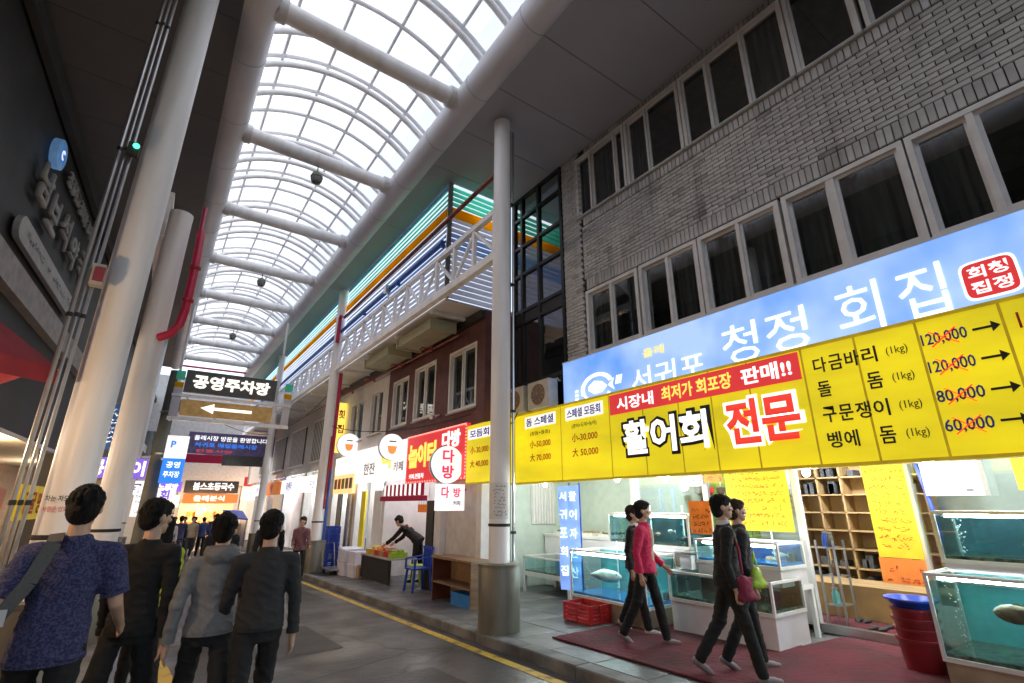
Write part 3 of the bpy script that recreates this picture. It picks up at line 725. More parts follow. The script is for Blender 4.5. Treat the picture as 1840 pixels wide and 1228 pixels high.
bx('hanging_sheet', M['pvc_white'], sw, 7.2, 7.9, 9.36, 9.39, 1.2, 2.3)
for k in range(9): bx('sheet_fold', M['white_steel2'], sw, 7.22+k*.08, 7.25+k*.08, 9.345, 9.359, 1.2, 2.3)

# ------------------------------------------------------------------ BUILDING 2: maroon + white, with balcony and louvres
X2 = 5.25
b2 = thing('maroon_building', 'maroon clad two storey building with white window frames over small cafes', 'building', (X2+1.5, 12, 0))
def wall_holes(par, m, x0, x1, y0, y1, z0, z1, holes, name='wall'):
    ys = sorted({y0, y1} | {h[0] for h in holes} | {h[1] for h in holes}); ys = [y for y in ys if y0 <= y <= y1]
    b = MB()
    for a, c in zip(ys, ys[1:]):
        mid = (a+c)/2; hz = sorted([(h[2], h[3]) for h in holes if h[0] < mid < h[1]]); z = z0
        for p, q in hz:
            if p > z: b.box(x0, x1, a, c, z, p)
            z = q
        if z < z1: b.box(x0, x1, a, c, z, z1)
    return b.build(name, m, par)
H2 = [(8.68, 9.90, 3.55, 4.98), (10.58, 11.80, 3.62, 5.02), (12.18, 13.25, 3.62, 4.95)]
wall_holes(b2, M['brown_tile'], X2, X2+0.25, 8.36, 13.6, 3.2, 5.6, H2)
H3 = [(13.95, 15.0, 3.6, 4.95), (15.6, 16.9, 3.55, 4.9)]
wall_holes(b2, M['white_wall'], X2, X2+0.25, 13.605, 18.3, 3.2, 5.6, H3)
bx('wall', M['brown_tile'], b2, X2+0.255, 9.0, 8.36, 8.46, 3.2, 5.6)
bx('roof', M['plaster'], b2, X2+0.26, 10.0, 8.36, 18.3, 5.605, 5.7)
for (y0, y1, z0, z1) in H2: window(b2, X2+0.02, y0, y1, z0, z1, [(y0+(y1-y0)*.5, .05)], 0.06, frame='pvc_white', curtains=(1,) if y0 < 9 else (), depth=0.1)
for (y0, y1, z0, z1) in H3: window(b2, X2+0.02, y0, y1, z0, z1, [(y0+(y1-y0)*.5, .05)], 0.06, frame='pvc_white', depth=0.1)
bx('room_wall', M['plaster_grey'], b2, X2+1.3, X2+1.4, 8.5, 18.3, 3.2, 5.6)
bx('inner_floor', M['ceil_white'], b2, X2+0.02, 8.4, 8.36, 18.3, 3.02, 3.19)
bx('eaves', M['alu_dark'], b2, X2-0.12, X2+0.0, 8.36, 18.3, 5.40, 5.58)
# ground floor shops of building 2
for y, w in ((8.45, .18), (10.15, .26), (13.3, .2), (15.6, .22), (18.1, .3)):
    bx('pillar', M['white_wall'], b2, X2-0.02, X2+0.25, y-w/2, y+w/2, S(y), 3.0)
bx('shop_wall', M['plaster'], b2, X2+0.12, X2+0.2, 8.56, 10.0, S(9), 2.95)
bx('shop_wall', M['white_wall'], b2, 6.55, 6.62, 10.3, 18.0, -0.3, 2.95)
bx('shop_wall', M['white_wall'], b2, X2+0.26, 6.54, 13.25, 13.35, -0.3, 2.95)
d = bx('door', M['wood'], b2, 6.49, 6.545, 12.1, 12.75, -0.12, 1.95); bx('door_frame', M['wood_brown'], d, 6.47, 6.54, 12.04, 12.095, -0.12, 2.0)
bx('shutter', M['alu_dark'], b2, X2-0.05, X2+0.1, 10.30, 10.62, -0.09, 1.7)
# stacked wooden panel in the doorway
for y0, y1, mm in ((15.8, 16.15, 'wood'), (16.3, 16.6, 'plaster_grey'), (17.2, 17.6, 'alu_dark'), (14.9, 15.25, 'poster_yellow'), (13.6, 14.2, 'white_wall')):
    bx('shop_door', M[mm], b2, X2+0.05, X2+0.10, y0, y1, S(16), 2.0)
fr = thing('picture_frame', 'small dark framed picture on the white wall inside the cafe', 'picture', (6.53, 11.35, 1.75))
bx('frame', M['alu_dark'], fr, 6.51, 6.548, 11.15, 11.55, 1.5, 2.0); bx('picture', M['paper'], fr, 6.505, 6.509, 11.20, 11.50, 1.55, 1.95); bx('motif', M['grey_letter'], fr, 6.50, 6.504, 11.28, 11.42, 1.66, 1.84)

# balcony, truss and louvres
TZ0, TZ1, TX = 5.72, 6.62, 4.22
def truss(y0, y1, label, TX=4.22, group='white lattice trusses between the right columns'):
    t = thing('truss_railing', label, 'truss', (TX, y0, TZ0), group)
    MB().bar((TX, y0, TZ0), (TX, y1, TZ0), 0.13, 0.15).build('bottom_chord', M['white_steel'], t)
    MB().bar((TX, y0, TZ1), (TX, y1, TZ1), 0.10, 0.10).build('top_chord', M['white_steel'], t)
    n = max(3, round((y1-y0)/.76)); st = (y1-y0)/n
    for i in range(n+1):
        y = min(max(y0 + i*st, y0+0.05), y1-0.05)
        MB().bar((TX, y, TZ0+0.076), (TX, y, TZ1-0.051), 0.075).build('upright', M['white_steel'], t)
    for i in range(n):
        a, c = y0 + i*st, y0 + (i+1)*st
        if i % 2: a, c = c, a
        MB().bar((TX+0.012, a, TZ0+0.08), (TX+0.012, c, TZ1-0.055), 0.055).build('diagonal', M['white_steel'], t)
    return t
truss(6.41, 15.54, 'long white lattice truss between the front and second columns'); truss(15.86, 24.94, 'white lattice truss between the second and third columns'); truss(25.26, 34.3, 'farthest white lattice truss before the end of the arcade')
for y0, y1, lab in ((9.2, 15.5, 'white lattice truss behind the flat topped left column, seen almost end on'), (15.9, 24.9, 'white lattice truss between the farther left columns')): truss(y0, y1, lab, LX, 'white lattice trusses between the left columns')
LV = 4.34
def louvre(y0, y1, label, side_face):
    t = thing('louvre_screen', label, 'louvre screen', (LV, y0, 5.65), 'striped louvre screens above the balcony')
    for z in [5.72 + 0.131*i for i in range(21)]:
        if z > 8.36: break
        mm = 'slat_g' if z > 7.90 else ('slat_y' if 7.60 < z < 7.90 else ('slat_b' if 6.85 < z < 7.25 else 'slat')); q = 0.128
        MB().add([(LV-0.02,y0,z),(LV+0.03,y0,z+q),(LV+0.04,y0,z+q-.008),(LV-0.01,y0,z-0.008),(LV-0.02,y1,z),(LV+0.03,y1,z+q),(LV+0.04,y1,z+q-.008),(LV-0.01,y1,z-0.008)],
                 [(0,1,2,3),(7,6,5,4),(0,4,5,1),(1,5,6,2),(2,6,7,3),(3,7,4,0)]).build('slat', M[mm], t)
        if side_face:
            MB().add([(LV+.05,y0-.02,z),(LV+.05,y0+.03,z+q),(LV+.05,y0+.04,z+q-.008),(LV+.05,y0-.01,z-0.008),(5.9,y0-.02,z),(5.9,y0+.03,z+q),(5.9,y0+.04,z+q-.008),(5.9,y0-.01,z-0.008)],
                 [(3,2,1,0),(4,5,6,7),(1,5,4,0),(2,6,5,1),(3,7,6,2),(0,4,7,3)]).build('slat', M[mm], t)
    bx('band_board', M['slat_y'], t, LV-0.05, LV-0.035, y0, y1, 7.63, 7.86)
    if side_face: bx('band_board', M['slat_y'], t, LV+.05, 5.9, y0-.05, y0-.035, 7.63, 7.86)
    bx('head_rail', M['slat_b'], t, LV-0.01, LV+0.02, y0, y1, 8.40, 8.50)
    if side_face:
        bx('corner_post', M['steel'], t, LV-0.06, LV+0.045, y0-0.06, y0-0.021, 5.68, 8.5)
    return t
louvre(8.5, 15.5, 'striped louvre screen with mint, yellow and blue bands round the balcony corner', True)
louvre(15.9, 24.9, 'striped louvre screen continuing behind the second column', False)
louvre(25.3, 34.2, 'farthest striped louvre screen near the end of the arcade', False)
t = thing('blue_pipe', 'blue painted pipe running along the striped louvres', 'pipe', (LV-0.10, 12, 6.98))
MB().tube([(LV-0.10, 8.55, 6.98), (LV-0.10, 34, 6.98)], 0.055, 10).build('pipe_run', M['blue_pipe'], t, True)
for y in (8.6, 11.0, 13.5): bx('bracket', M['blue_pipe'], t, LV-0.12, LV-0.03, y-.03, y+.03, 6.9, 7.06)
t = thing('fire_main', 'rusty red fire main running below the yellow louvre band', 'pipe', (TX-0.02, 10, 7.5))
MB().tube([(TX+0.02, 6.45, 7.46), (TX+0.02, 15.4, 7.42)], 0.045, 10).build('pipe_run', M['rust_pipe'], t, True)
MB().tube([(TX-0.10, 15.35, 7.42), (TX-0.10, 15.45, 7.37), (TX-0.10, 15.48, 6.55)], 0.06, 10).build('downpipe', M['pink_pipe'], t, True)
t = thing('spotlight', 'small spotlight on a stub bracket at the truss top chord', 'lamp', (TX, 11.5, 6.9)); bx('head', M['steel'], t, TX-.12, TX+.02, 11.42, 11.58, 6.85, 7.05); MB().tube([(TX, 11.5, 6.66), (TX, 11.5, 6.86)], .025, 8).build('bracket', M['steel'], t)
bal = thing('balcony_soffit', 'pale underside of the balcony carrying ducts and a red sprinkler pipe', 'ceiling', (4.8, 12, 5.6))
bx('soffit_sheet', M['white_steel2'], bal, TX+0.08, X2+0.2, 8.4, 34.3, 5.60, 5.65)
for k in range(12): bx('soffit_beam', M['white_steel2'], bal, TX+0.08, X2-0.13, 9.0+k*2.0, 9.1+k*2.0, 5.52, 5.598)
for y0, y1 in ((9.3, 11.1), (11.7, 13.4)):
    d = thing('duct_box', 'khaki metal duct box hung under the balcony, ' + ('nearer the front column' if y0 < 10 else 'farther toward the second column'), 'duct', (4.75, y0, 5.4), 'duct boxes under the balcony')
    bx('casing', M['duct'], d, 4.42, 5.02, y0, y1, 5.30, 5.515); bx('flange', M['duct'], d, 4.39, 5.05, y0-0.03, y0+0.02, 5.27, 5.518); bx('flange', M['duct'], d, 4.39, 5.05, y1-0.02, y1+0.03, 5.27, 5.518)
t = thing('sprinkler_pipe', 'thin red sprinkler pipe with tees under the balcony', 'pipe', (4.75, 13, 5.2))
MB().tube([(5.05, 9.2, 5.2), (4.95, 16.5, 5.2), (4.95, 24, 5.2)], 0.022, 8).build('pipe_run', M['rust_pipe'], t, True)
for y in (10.4, 12.2, 14.2, 16.2): MB().tube([(5.0, y, 5.2), (4.75, y, 5.18), (4.7, y, 5.12)], 0.018, 8).build('branch', M['pink_pipe'], t, True); MB().lathe((5.0, y, 5.12), [(.01, 0), (.035, .02), (.035, .14), (.02, .16)], 8).build('tee', M['rust_pipe'], t)

# ------------------------------------------------------------------ BUILDING 3 and the far end of the street
b3 = thing('grey_building', 'pale grey building with barred upper windows beyond the second column', 'building', (6, 24, 0))
bx('wall', M['plaster'], b3, 5.35, 5.6, 18.5, 38, 2.9, 5.6)
bx('roof', M['plaster'], b3, 5.61, 10, 18.5, 38, 5.5, 5.6)
bx('shop_back', M['white_wall'], b3, 6.6, 6.7, 18.5, 38, -0.8, 2.9)
for y in (18.6, 22.4, 26.2, 30.0, 33.8): bx('pillar', M['plaster'], b3, 5.33, 5.6, y-.15, y+.15, S(y), 2.9)
bx('ceiling', M['ceil_white'], b3, 5.6, 6.6, 18.5, 38, 2.8, 2.88)
for k in range(4):
    y0 = 19.3 + k*3.9; w = bx('window', M['room_dark'], b3, 5.32, 5.349, y0, y0+2.6, 3.3, 4.9)
    bx('window_sill', M['pvc_white'], w, 5.27, 5.318, y0-.06, y0+2.66, 3.24, 3.3); bx('window_head', M['pvc_white'], w, 5.27, 5.318, y0-.06, y0+2.66, 4.9, 4.96)
    for j in range(11): bx('window_bar', M['pvc_white'], w, 5.28, 5.30, y0+.1+j*.24, y0+.15+j*.24, 3.3, 4.9)
for k in range(4):
    y0 = 18.9 + k*3.9; t = thing('shop_sign', ['beige lit shop sign right after the second column', 'second pale lit shop sign beyond the second column', 'third pale lit shop sign beyond the second column', 'farthest pale lit shop sign of the grey building'][k], 'sign', (5.2, y0+1.5, 2.5), 'pale shop signs on the grey building')
    bx('sign_box', M['lit_white_panel'] if k % 2 else M['poster_orange'] if k == 2 else M['lit_cream'], t, 5.12, 5.30, y0, y0+3.1, 2.1, 2.7)
    text('lettering', ['수산', '회센타', '식당', '상회'][k], (5.12, y0+1.5, 2.4), 'right', M['ink_blue'], t, h=.36)
far = thing('end_building', 'pale block closing the street beyond the arcade with bright shops below', 'building', (4, 40, 0))
bx('wall', M['plaster'], far, -14, 16, 40, 41, 2.9, 10)
bx('shop_back', M['white_wall'], far, -14, 16, 42, 42.2, -1, 2.9)
bx('shop_ceiling', M['ceil_white'], far, -14, 16, 41, 42, 2.8, 2.9)
for x in (-6, -2.4, 1.9, 5.6, 9.5): bx('pillar', M['plaster'], far, x-.2, x+.2, 39.98, 40.6, S(40)-.2, 2.9)
for x in (-4.2, -.2, 3.6, 7.4):
    w = bx('window', M['pane_dark'], far, x-.8, x+.8, 39.94, 39.99, 4.6, 6.2); bx('window_frame', M['pvc_white'], w, x-.9, x+.9, 39.92, 39.939, 4.5, 4.6)
struct(strip('road', M['asphalt'], -30, 30, YB-8.2, YB-6, 0.003))

# ------------------------------------------------------------------ LEFT SIDE: dark facade turned slightly toward the street
LA = R(3.4)
def LP(d, o, z):    # d along the facade, o out from it
    return Vector((-3.02 + d*math.sin(LA) + o*math.cos(LA), d*math.cos(LA) - o*math.sin(LA), z))
ul = Vector((math.sin(LA), math.cos(LA), 0)); LS = (ul, Vector((0, 0, 1)))
def lbox(name, m, par, d0, d1, o0, o1, z0, z1):
    b = MB(); b.add([LP(d0,o0,z0),LP(d0,o1,z0),LP(d1,o1,z0),LP(d1,o0,z0),LP(d0,o0,z1),LP(d0,o1,z1),LP(d1,o1,z1),LP(d1,o0,z1)],
          [(3,2,1,0),(4,5,6,7),(0,1,5,4),(1,2,6,5),(2,3,7,6),(3,0,4,7)]); return b.build(name, m, par)
lb = thing('dark_building', 'charcoal clad building on the left with unlit sign lettering', 'building', LP(8, 0, 0))
lbox('wall', M['darkwall'], lb, -16, 40, -0.3, 0.0, 2.9, 5.25)
lbox('wall', M['darkwall2'], lb, -16, 40, -0.3, -0.05, 5.25, 8.5)
lbox('cornice', M['darkwall2'], lb, -16, 40, 0.0, 0.12, 8.05, 8.3)
lbox('ledge', M['plaster_grey'], lb, -16, 40, 0.0, 0.16, 4.75, 5.2)
lbox('shop_back', M['wood_brown'], lb, -16, 40, -2.2, -2.1, -0.8, 2.9)
lbox('shop_ceiling', M['ceil_white'], lb, -16, 40, -2.1, 0, 2.82, 2.9)
for d in (-6, 0.5, 6.2, 11.5, 17, 23): lbox('pillar', M['darkwall2'], lb, d-.2, d+.2, -0.3, 0.02, S(d)-.1, 2.9)
for d0 in (2.0, 5.0, 8.0):
    w = lbox('window', M['room_dark'], lb, d0, d0+1.6, -0.049, -0.02, 7.0, 8.0) if d0 < 8 else None
    if w: lbox('window_frame', M['plaster_grey'], w, d0-.08, d0+1.68, -.045, .03, 6.9, 7.0); lbox('window_frame', M['plaster_grey'], w, d0+1.6, d0+1.68, -.045, .03, 7.0, 8.0)

# ================================================================== SIGNS
# yellow price banner, a row of back-lit panels along the fish shop
BNX = 5.85
edges = [8.30, 8.13, 6.72, 5.53, 4.85, 4.22, 3.70, 3.16, 2.50, 1.95, 1.41, 0.80, 0.36, -0.5, -1.5, -2.6]
yb = thing('price_banner', 'long bright yellow back-lit price banner over the fish shop with Korean prices', 'banner', (BNX, 4, 2.0))
for a, c in zip(edges, edges[1:]):
    bx('banner_panel', M['lit_yellow'], yb, BNX, BNX+0.14, c+0.012, a-0.012, 2.02, 3.30)
    bx('seam', M['lit_yellow_seam'], yb, BNX+0.004, BNX+0.14, a-0.0115, a+0.0115, 2.02, 3.30)
bx('frame_rail', M['lit_yellow_seam'], yb, BNX-0.012, BNX+0.15, -2.6, 8.31, 3.302, 3.335); bx('frame_rail', M['lit_yellow_seam'], yb, BNX-0.012, BNX+0.15, -2.6, 8.31, 1.985, 2.018)
def T(s, y, z, m, w=None, h=None, bold=0.0, out=0.006, **k): return text('lettering', s, (BNX, y, z), 'right', M[m], yb, w, h, bold, 0.003, out, **k)
# red strip
b = MB(); b.box(BNX-0.012, BNX-0.001, 2.53, 5.50, 2.965, 3.285); b.build('red_strip', M['lit_red'], yb)
text('lettering', '시장내', (BNX-.012, 4.98, 3.115), 'right', M['lit_white'], yb, .72, .20, .02, .003, .004)
text('lettering', '최저가 회포장', (BNX-.012, 3.92, 3.125), 'right', M['lit_yl'], yb, 1.10, .21, .025, .003, .004)
text('lettering', '판매!!', (BNX-.012, 2.93, 3.125), 'right', M['lit_white'], yb, .62, .21, .025, .003, .004)
T('활어회', 4.52, 2.57, 'ink', 1.58, .60, .085, .004); T('활어회', 4.52, 2.57, 'lit_white', 1.46, .51, .03, .014)
T('전문', 3.07, 2.58, 'lit_white', 1.0, .62, .085, .004); T('전문', 3.07, 2.58, 'lit_red_text', .90, .54, .035, .014)
for (y, s, ss, pr) in ((6.12, '스페셜 모듬회', '(광어+도미+농어)', ('小-30,000', '大 50,000')), (7.32, '돔 스페셜', '(참돔+돌돔)', ('小-50,000', '大 70,000'))):
    bx('title_strip', M['lit_white_panel'], yb, BNX-.008, BNX-.001, y-.46, y+.46, 3.02, 3.24)
    text('lettering', s, (BNX-.008, y, 3.13), 'right', M['ink_blue'], yb, .82, .16, .02, .003, .004)
    T(ss, y, 2.90, 'ink', .6, .085)
    T(pr[0], y, 2.70, 'ink_orange', .62, .15, .012); T(pr[1], y, 2.45, 'ink_orange', .62, .15, .012)
rowsz = [3.08, 2.81, 2.53, 2.26]
for z, nm in zip(rowsz, ('다금바리', '돌  돔', '구문쟁이', '벵에 돔')):
    for q, ch in enumerate(nm):
        if ch != ' ': T(ch, 2.08 + .24 - q*(.48/(len(nm)-1)), z, 'ink', .135, .17, .015)
    T('(1kg)', 1.60, z-.01, 'ink', .18, .10)
for z, p in zip(rowsz, ('120,000', '120,000', '80,000', '60,000')):
    T(p, 1.22, z+.02, 'ink_blue', .34, .13, .012)
    for s_ in (1, -1):
        MB().bar((BNX-.013, 1.22-.10, z+.02-.075*s_), (BNX-.013, 1.22+.10, z+.02+.075*s_), .006, .022, up=(1, 0, 0)).build('cross_stroke', M['lit_red_text'], yb)
    b = MB(); yc = .92; zz = z+.03; b.prism([(-.09,-.011),(.04,-.011),(.04,-.05),(.10,0),(.04,.05),(.04,.011),(-.09,.011)], (0,-1,0), (0,0,1), (-1,0,0), (BNX-.006, yc, zz), .004); b.build('arrow', M['ink'], yb)
for z, p in zip(rowsz, ('100,000', '100,000', '60,000', '50,000')): T(p, .50, z+.02, 'ink_red', .42, .17, .012)

yb2 = thing('price_banner', 'short yellow back-lit price banner at the corner next to the red cafe sign', 'banner', (5.08, 8.4, 2.0))
bx('banner_panel', M['lit_yellow'], yb2, 5.08, 5.18, 7.75, 8.72, 2.02, 3.12); bx('frame_rail', M['lit_yellow_seam'], yb2, 5.07, 5.19, 7.74, 8.73, 1.99, 2.018)
bx('title_strip', M['lit_white_panel'], yb2, 5.072, 5.079, 7.8, 8.66, 2.84, 3.04); text('lettering', '모듬회', (5.072, 8.23, 2.94), 'right', M['ink_blue'], yb2, .7, .15, .02, .003, .004)
for z, s_ in ((2.62, '小-30,000'), (2.36, '大 40,000')): text('lettering', s_, (5.08, 8.23, z), 'right', M['ink_orange'], yb2, .66, .15, .012, .003, .006)

# blue sign above it
BLX = 5.93
bs = thing('blue_shop_sign', 'wide sky blue lit sign with white brush lettering and a fish emblem under the windows', 'sign', (BLX, 3, 3.3))
bx('sign_face', M['lit_blue'], bs, BLX, BLX+.06, -2.4, 6.70, 3.18, 4.11)
bx('sign_edge', M['alu'], bs, BLX-.01, BLX+.06, -2.4, 6.71, 4.112, 4.135)
def TB(s, y, z, m, w, h, bold=.0, **k): return text('lettering', s, (BLX, y, z), 'right', M[m], bs, w, h, bold, .003, .005, **k)
TB('서귀포', 4.42, 3.46, 'lit_white', 1.30, .36, .0); TB('청정', 2.94, 3.60, 'lit_white', 1.08, .52, .0)
TB('회', 1.86, 3.62, 'lit_white', .42, .56, .0); TB('집', 1.30, 3.62, 'lit_white', .38, .52, .0); TB('올레', 4.62, 3.84, 'lit_yl', .40, .14, .01)
b = MB(); seal = [(.20*math.copysign(abs(math.cos(a))**.35, math.cos(a)), .19*math.copysign(abs(math.sin(a))**.35, math.sin(a))) for a in [2*math.pi*i/28 for i in range(28)]]
b.prism(seal, (0,-1,0), (0,0,1), (-1,0,0), (BLX-.002, .80, 3.58), .004); b.build('seal_edge', M['lit_white'], bs)
b = MB(); b.prism([(x*.9, y*.9) for x, y in seal], (0,-1,0), (0,0,1), (-1,0,0), (BLX-.007, .80, 3.58), .003); b.build('seal', M['lit_red'], bs)
text('lettering', '회청', (BLX-.010, .80, 3.655), 'right', M['lit_white'], bs, .28, .12, .02, .002, .003); text('lettering', '집정', (BLX-.010, .80, 3.505), 'right', M['lit_white'], bs, .28, .12, .02, .002, .003)
# fish emblem
def arcpoly(cx, cz, r0, r1, a0, a1, sx=1.0, n=18):
    return [(cx+r1*sx*math.cos(R(a0+(a1-a0)*i/n)), cz+r1*math.sin(R(a0+(a1-a0)*i/n))) for i in range(n+1)] + [(cx+r0*sx*math.cos(R(a1-(a1-a0)*i/n)), cz+r0*math.sin(R(a1-(a1-a0)*i/n))) for i in range(n+1)]
b = MB(); P_ = ((0,-1,0), (0,0,1), (-1,0,0), (BLX-.002, 5.85, 3.50), .004)
b.prism(arcpoly(0, 0, .20, .26, 20, 200, 1.5), *P_); b.prism(arcpoly(0, 0, .20, .235, 200, 330, 1.5), *P_)
b.prism([(-.2, .05), (-.05, .13), (.12, .09), (.24, .0), (.12, -.09), (-.06, -.1), (-.2, -.02)], *P_); b.prism([(.26, 0), (.40, .10), (.36, 0), (.40, -.10)], *P_)
for i in range(4): b.prism([(.42+i*.035, -.02), (.44+i*.035, -.02), (.48+i*.035, .12), (.46+i*.035, .12)], *P_)
for i in range(3): b.prism([(-.54, -.14+i*.07), (-.46, -.14+i*.07), (-.46, -.10+i*.07), (-.54, -.10+i*.07)], *P_)
b.build('fish_emblem', M['lit_white'], bs)

# cafe signs on the maroon building
SX = 5.12
rs = thing('red_cafe_sign', 'red lit cafe sign with yellow lettering and bulb edging', 'sign', (SX, 10.2, 2.1))
bx('sign_box', M['lit_red'], rs, SX, SX+.1, 8.80, 11.72, 2.10, 3.22)
el_me = MB().ell((0, 0, 0), .014, .02, .02, 6, 4).mesh('edge_light', lamp_mat('red_edge_light', (1, .25, .2), 0.9))
for i in range(46):
    y = 8.84 + i*.0635; inst('edge_light', el_me, (SX-.006, y, 3.20), rs)
    if i % 2 == 0: inst('edge_light', el_me, (SX-.006, y, 2.12), rs)
for i in range(16): inst('edge_light', el_me, (SX-.006, 8.82, 2.15+i*.068), rs); inst('edge_light', el_me, (SX-.006, 11.70, 2.15+i*.068), rs)
text('lettering', '놀이터', (SX, 10.85, 2.72), 'right', M['lit_yl'], rs, 1.45, .56, .05, .01, .004); text('lettering', '다방', (SX, 9.45, 2.95), 'right', M['lit_white'], rs, .8, .36, .04, .01, .004)
text('lettering', '커피.전통차', (SX, 11.1, 2.25), 'right', M['lit_white'], rs, .8, .12, .01, .004, .004)
def disc_sign(label, c, r, faces, m='lit_white_panel', group=None):
    """round projecting lightbox, faces the walker coming up the street"""
    t = thing('round_sign', label, 'sign', c, group)
    MB().lathe(c, [(r*.97, -.07), (r, -.06), (r, .06), (r*.97, .07)], 36, M4=Matrix.Rotation(R(90), 4, 'X')).build('lightbox', M[m], t, True)
    MB().lathe(c, [(r+.001, -.03), (r+.012, -.025), (r+.012, .025), (r+.001, .03)], 36, M4=Matrix.Rotation(R(90), 4, 'X')).build('rim', M['steel'], t, True)
    MB().tube([(c[0]+r, c[1], c[2]), (X2+.02, c[1], c[2])], .02, 8).build('arm', M['steel'], t)
    for (s, dx, dz, w, h, mm) in faces: text('lettering', s, (c[0]+dx, c[1]-.071, c[2]+dz), 'front', M[mm], t, w, h, .03, .003, .003)
    return t
disc_sign('round white lit sign with pink letters over a square white sign', (4.82, 9.05, 2.38), .36, (('다', 0, .16, .26, .26, 'lit_pink_text'), ('방', 0, -.15, .26, .26, 'lit_pink_text')))
t = thing('square_sign', 'square white lit sign with pink letters below the round one', 'sign', (4.9, 8.99, 1.6))
bx('lightbox', M['lit_white_panel'], t, 4.60, 5.20, 8.95, 9.07, 1.50, 2.00); text('lettering', '다', (4.76, 8.95, 1.84), 'front', M['lit_pink_text'], t, .17, .22, .03, .003, .003); text('lettering', '방', (5.02, 8.95, 1.84), 'front', M['lit_pink_text'], t, .16, .18, .03, .003, .003)
text('lettering', '커피', (5.02, 8.95, 1.64), 'front', M['ink'], t, .16, .09, .02, .003, .003); MB().tube([(5.15, 9.01, 1.9), (5.26, 9.01, 1.9)], .02, 8).build('bracket', M['alu_dark'], t)
t2 = disc_sign('round white sign with an orange cup emblem beside the white cafe sign', (4.95, 12.35, 3.03), .33, ())
t3 = disc_sign('round white sign with an orange cup emblem farther along the wall', (4.98, 16.0, 3.42), .36, ())
for tt, c in ((t2, (4.95, 12.35, 3.03)), (t3, (4.98, 16.0, 3.42))):
    b = MB(); b.prism([(-.13, .02), (.13, .02), (.10, -.12), (.05, -.18), (-.05, -.18), (-.10, -.12)], (1,0,0), (0,0,1), (0,-1,0), (c[0], c[1]-.071, c[2]), .004); b.build('cup_emblem', M['lit_orange'], tt)
    b = MB(); b.prism([(-.09, .12), (.10, .12), (.10, .15), (-.09, .15)], (1,0,0), (0,0,1), (0,-1,0), (c[0], c[1]-.071, c[2]), .004); b.build('emblem_bar', M['ink'], tt)
ws_ = thing('white_cafe_sign', 'white lit cafe sign with a yellow character left of the red sign', 'sign', (SX, 13.6, 2.2))
bx('sign_box', M['lit_white_panel'], ws_, SX, SX+.1, 11.78, 15.5, 2.22, 3.2)
text('lettering', '떡', (SX, 13.05, 2.8), 'right', M['lit_yl'], ws_, .7, .55, .05, .006, .004); text('lettering', '한잔', (SX, 14.3, 2.6), 'right', M['grey_letter'], ws_, .9, .32, .01, .006, .004); text('lettering', '카페', (SX, 12.2, 2.55), 'right', M['grey_letter'], ws_, .6, .24, .01, .006, .004)
ps = thing('photo_menu_sign', 'beige picture menu panel at the far end of the white cafe sign', 'sign', (SX, 16.5, 2.0))
bx('sign_box', M['glow_warm'], ps, SX, SX+.08, 15.6, 17.6, 1.95, 2.55); bx('sign_box', M['lit_cream'], ps, SX, SX+.08, 15.6, 17.6, 2.56, 3.1); 
for i in range(5): bx('menu_picture', M[['fish_tan', 'wood', 'green_plastic', 'ink_orange', 'wood_brown'][i]], ps, SX-.01, SX-.001, 15.7+i*.38, 15.98+i*.38, 2.1, 2.42)
ys2 = thing('upright_sign', 'tall narrow yellow lit sign on the white upper wall', 'sign', (5.2, 17.4, 3.6)); bx('lightbox', M['lit_yl'], ys2, 4.9, 5.2, 17.3, 17.45, 3.3, 5.0)
for i, s in enumerate('횟집'): text('lettering', s, (5.05, 17.3, 4.6-i*.5), 'front', M['ink_red'], ys2, .22, .3, .02, .003, .003)
aw = thing('striped_awning', 'pink and white striped valance over the cafe door', 'awning', (5.0, 12, 2.0))
for i in range(18): bx('valance_strip', M['lit_white_panel' if i % 2 else 'c_pink'], aw, 5.10, 5.13, 10.65+i*.13, 10.775+i*.13, 1.82+.01*(i % 2), 2.09)
bx('awning_rail', M['c_pink'], aw, 5.05, 5.2, 10.62, 13.1, 1.70, 1.815)
# parking sign across the street
pk = thing('parking_sign', 'grey overhead parking sign with white lit letters and an arrow board', 'sign', (1.8, 20, 4.5))
bx('sign_box', M['sign_grey'], pk, .40, 3.30, 20, 20.15, 5.30, 6.08)
text('lettering', '공영주차장', (1.85, 20, 5.70), 'front', M['lit_cream'], pk, 2.45, .48, .035, .02, .006)
bx('arrow_board', M['sign_tan'], pk, .42, 3.28, 20.02, 20.12, 4.50, 5.05)
b = MB(); b.prism([(-.75,0),(-.35,.17),(-.35,.05),(.85,.05),(.85,-.05),(-.35,-.05),(-.35,-.17)], (1,0,0), (0,0,1), (0,-1,0), (1.75, 20.016, 4.80), .01); b.build('arrow', M['lit_cream'], pk)
bx('lower_rail', M['white_steel'], pk, .10, 3.9, 20.0, 20.12, 4.32, 4.44); bx('upper_rail', M['white_steel'], pk, .1, 3.9, 20.0, 20.12, 5.13, 5.22)
for x in (.12, 3.62): bx('stripe_panel', M['slat'], pk, x, x+.26, 20.03, 20.1, 4.46, 5.12); bx('stripe_yellow', M['slat_y'], pk, x, x+.26, 20.02, 20.11, 5.45, 5.62); bx('stripe_mint', M['slat_g'], pk, x, x+.26, 20.02, 20.11, 5.72, 6.02); bx('stripe_panel', M['slat'], pk, x, x+.26, 20.03, 20.1, 5.24, 5.44)
for x in (.2, 3.4): MB().tube([(x, 20.2, 4.3), (x, 20.2, 8.5)], .04, 8).build('hanger', M['white_steel'], pk)
t = thing('crimson_pipe', 'straight crimson pipe crossing the far end of the arcade roof', 'pipe', (1.9, 30.2, 8.6)); MB().tube([(.0, 30.3, 8.55), (3.7, 30.3, 8.6)], .055, 8).build('pipe_run', M['pink_pipe'], t, True)
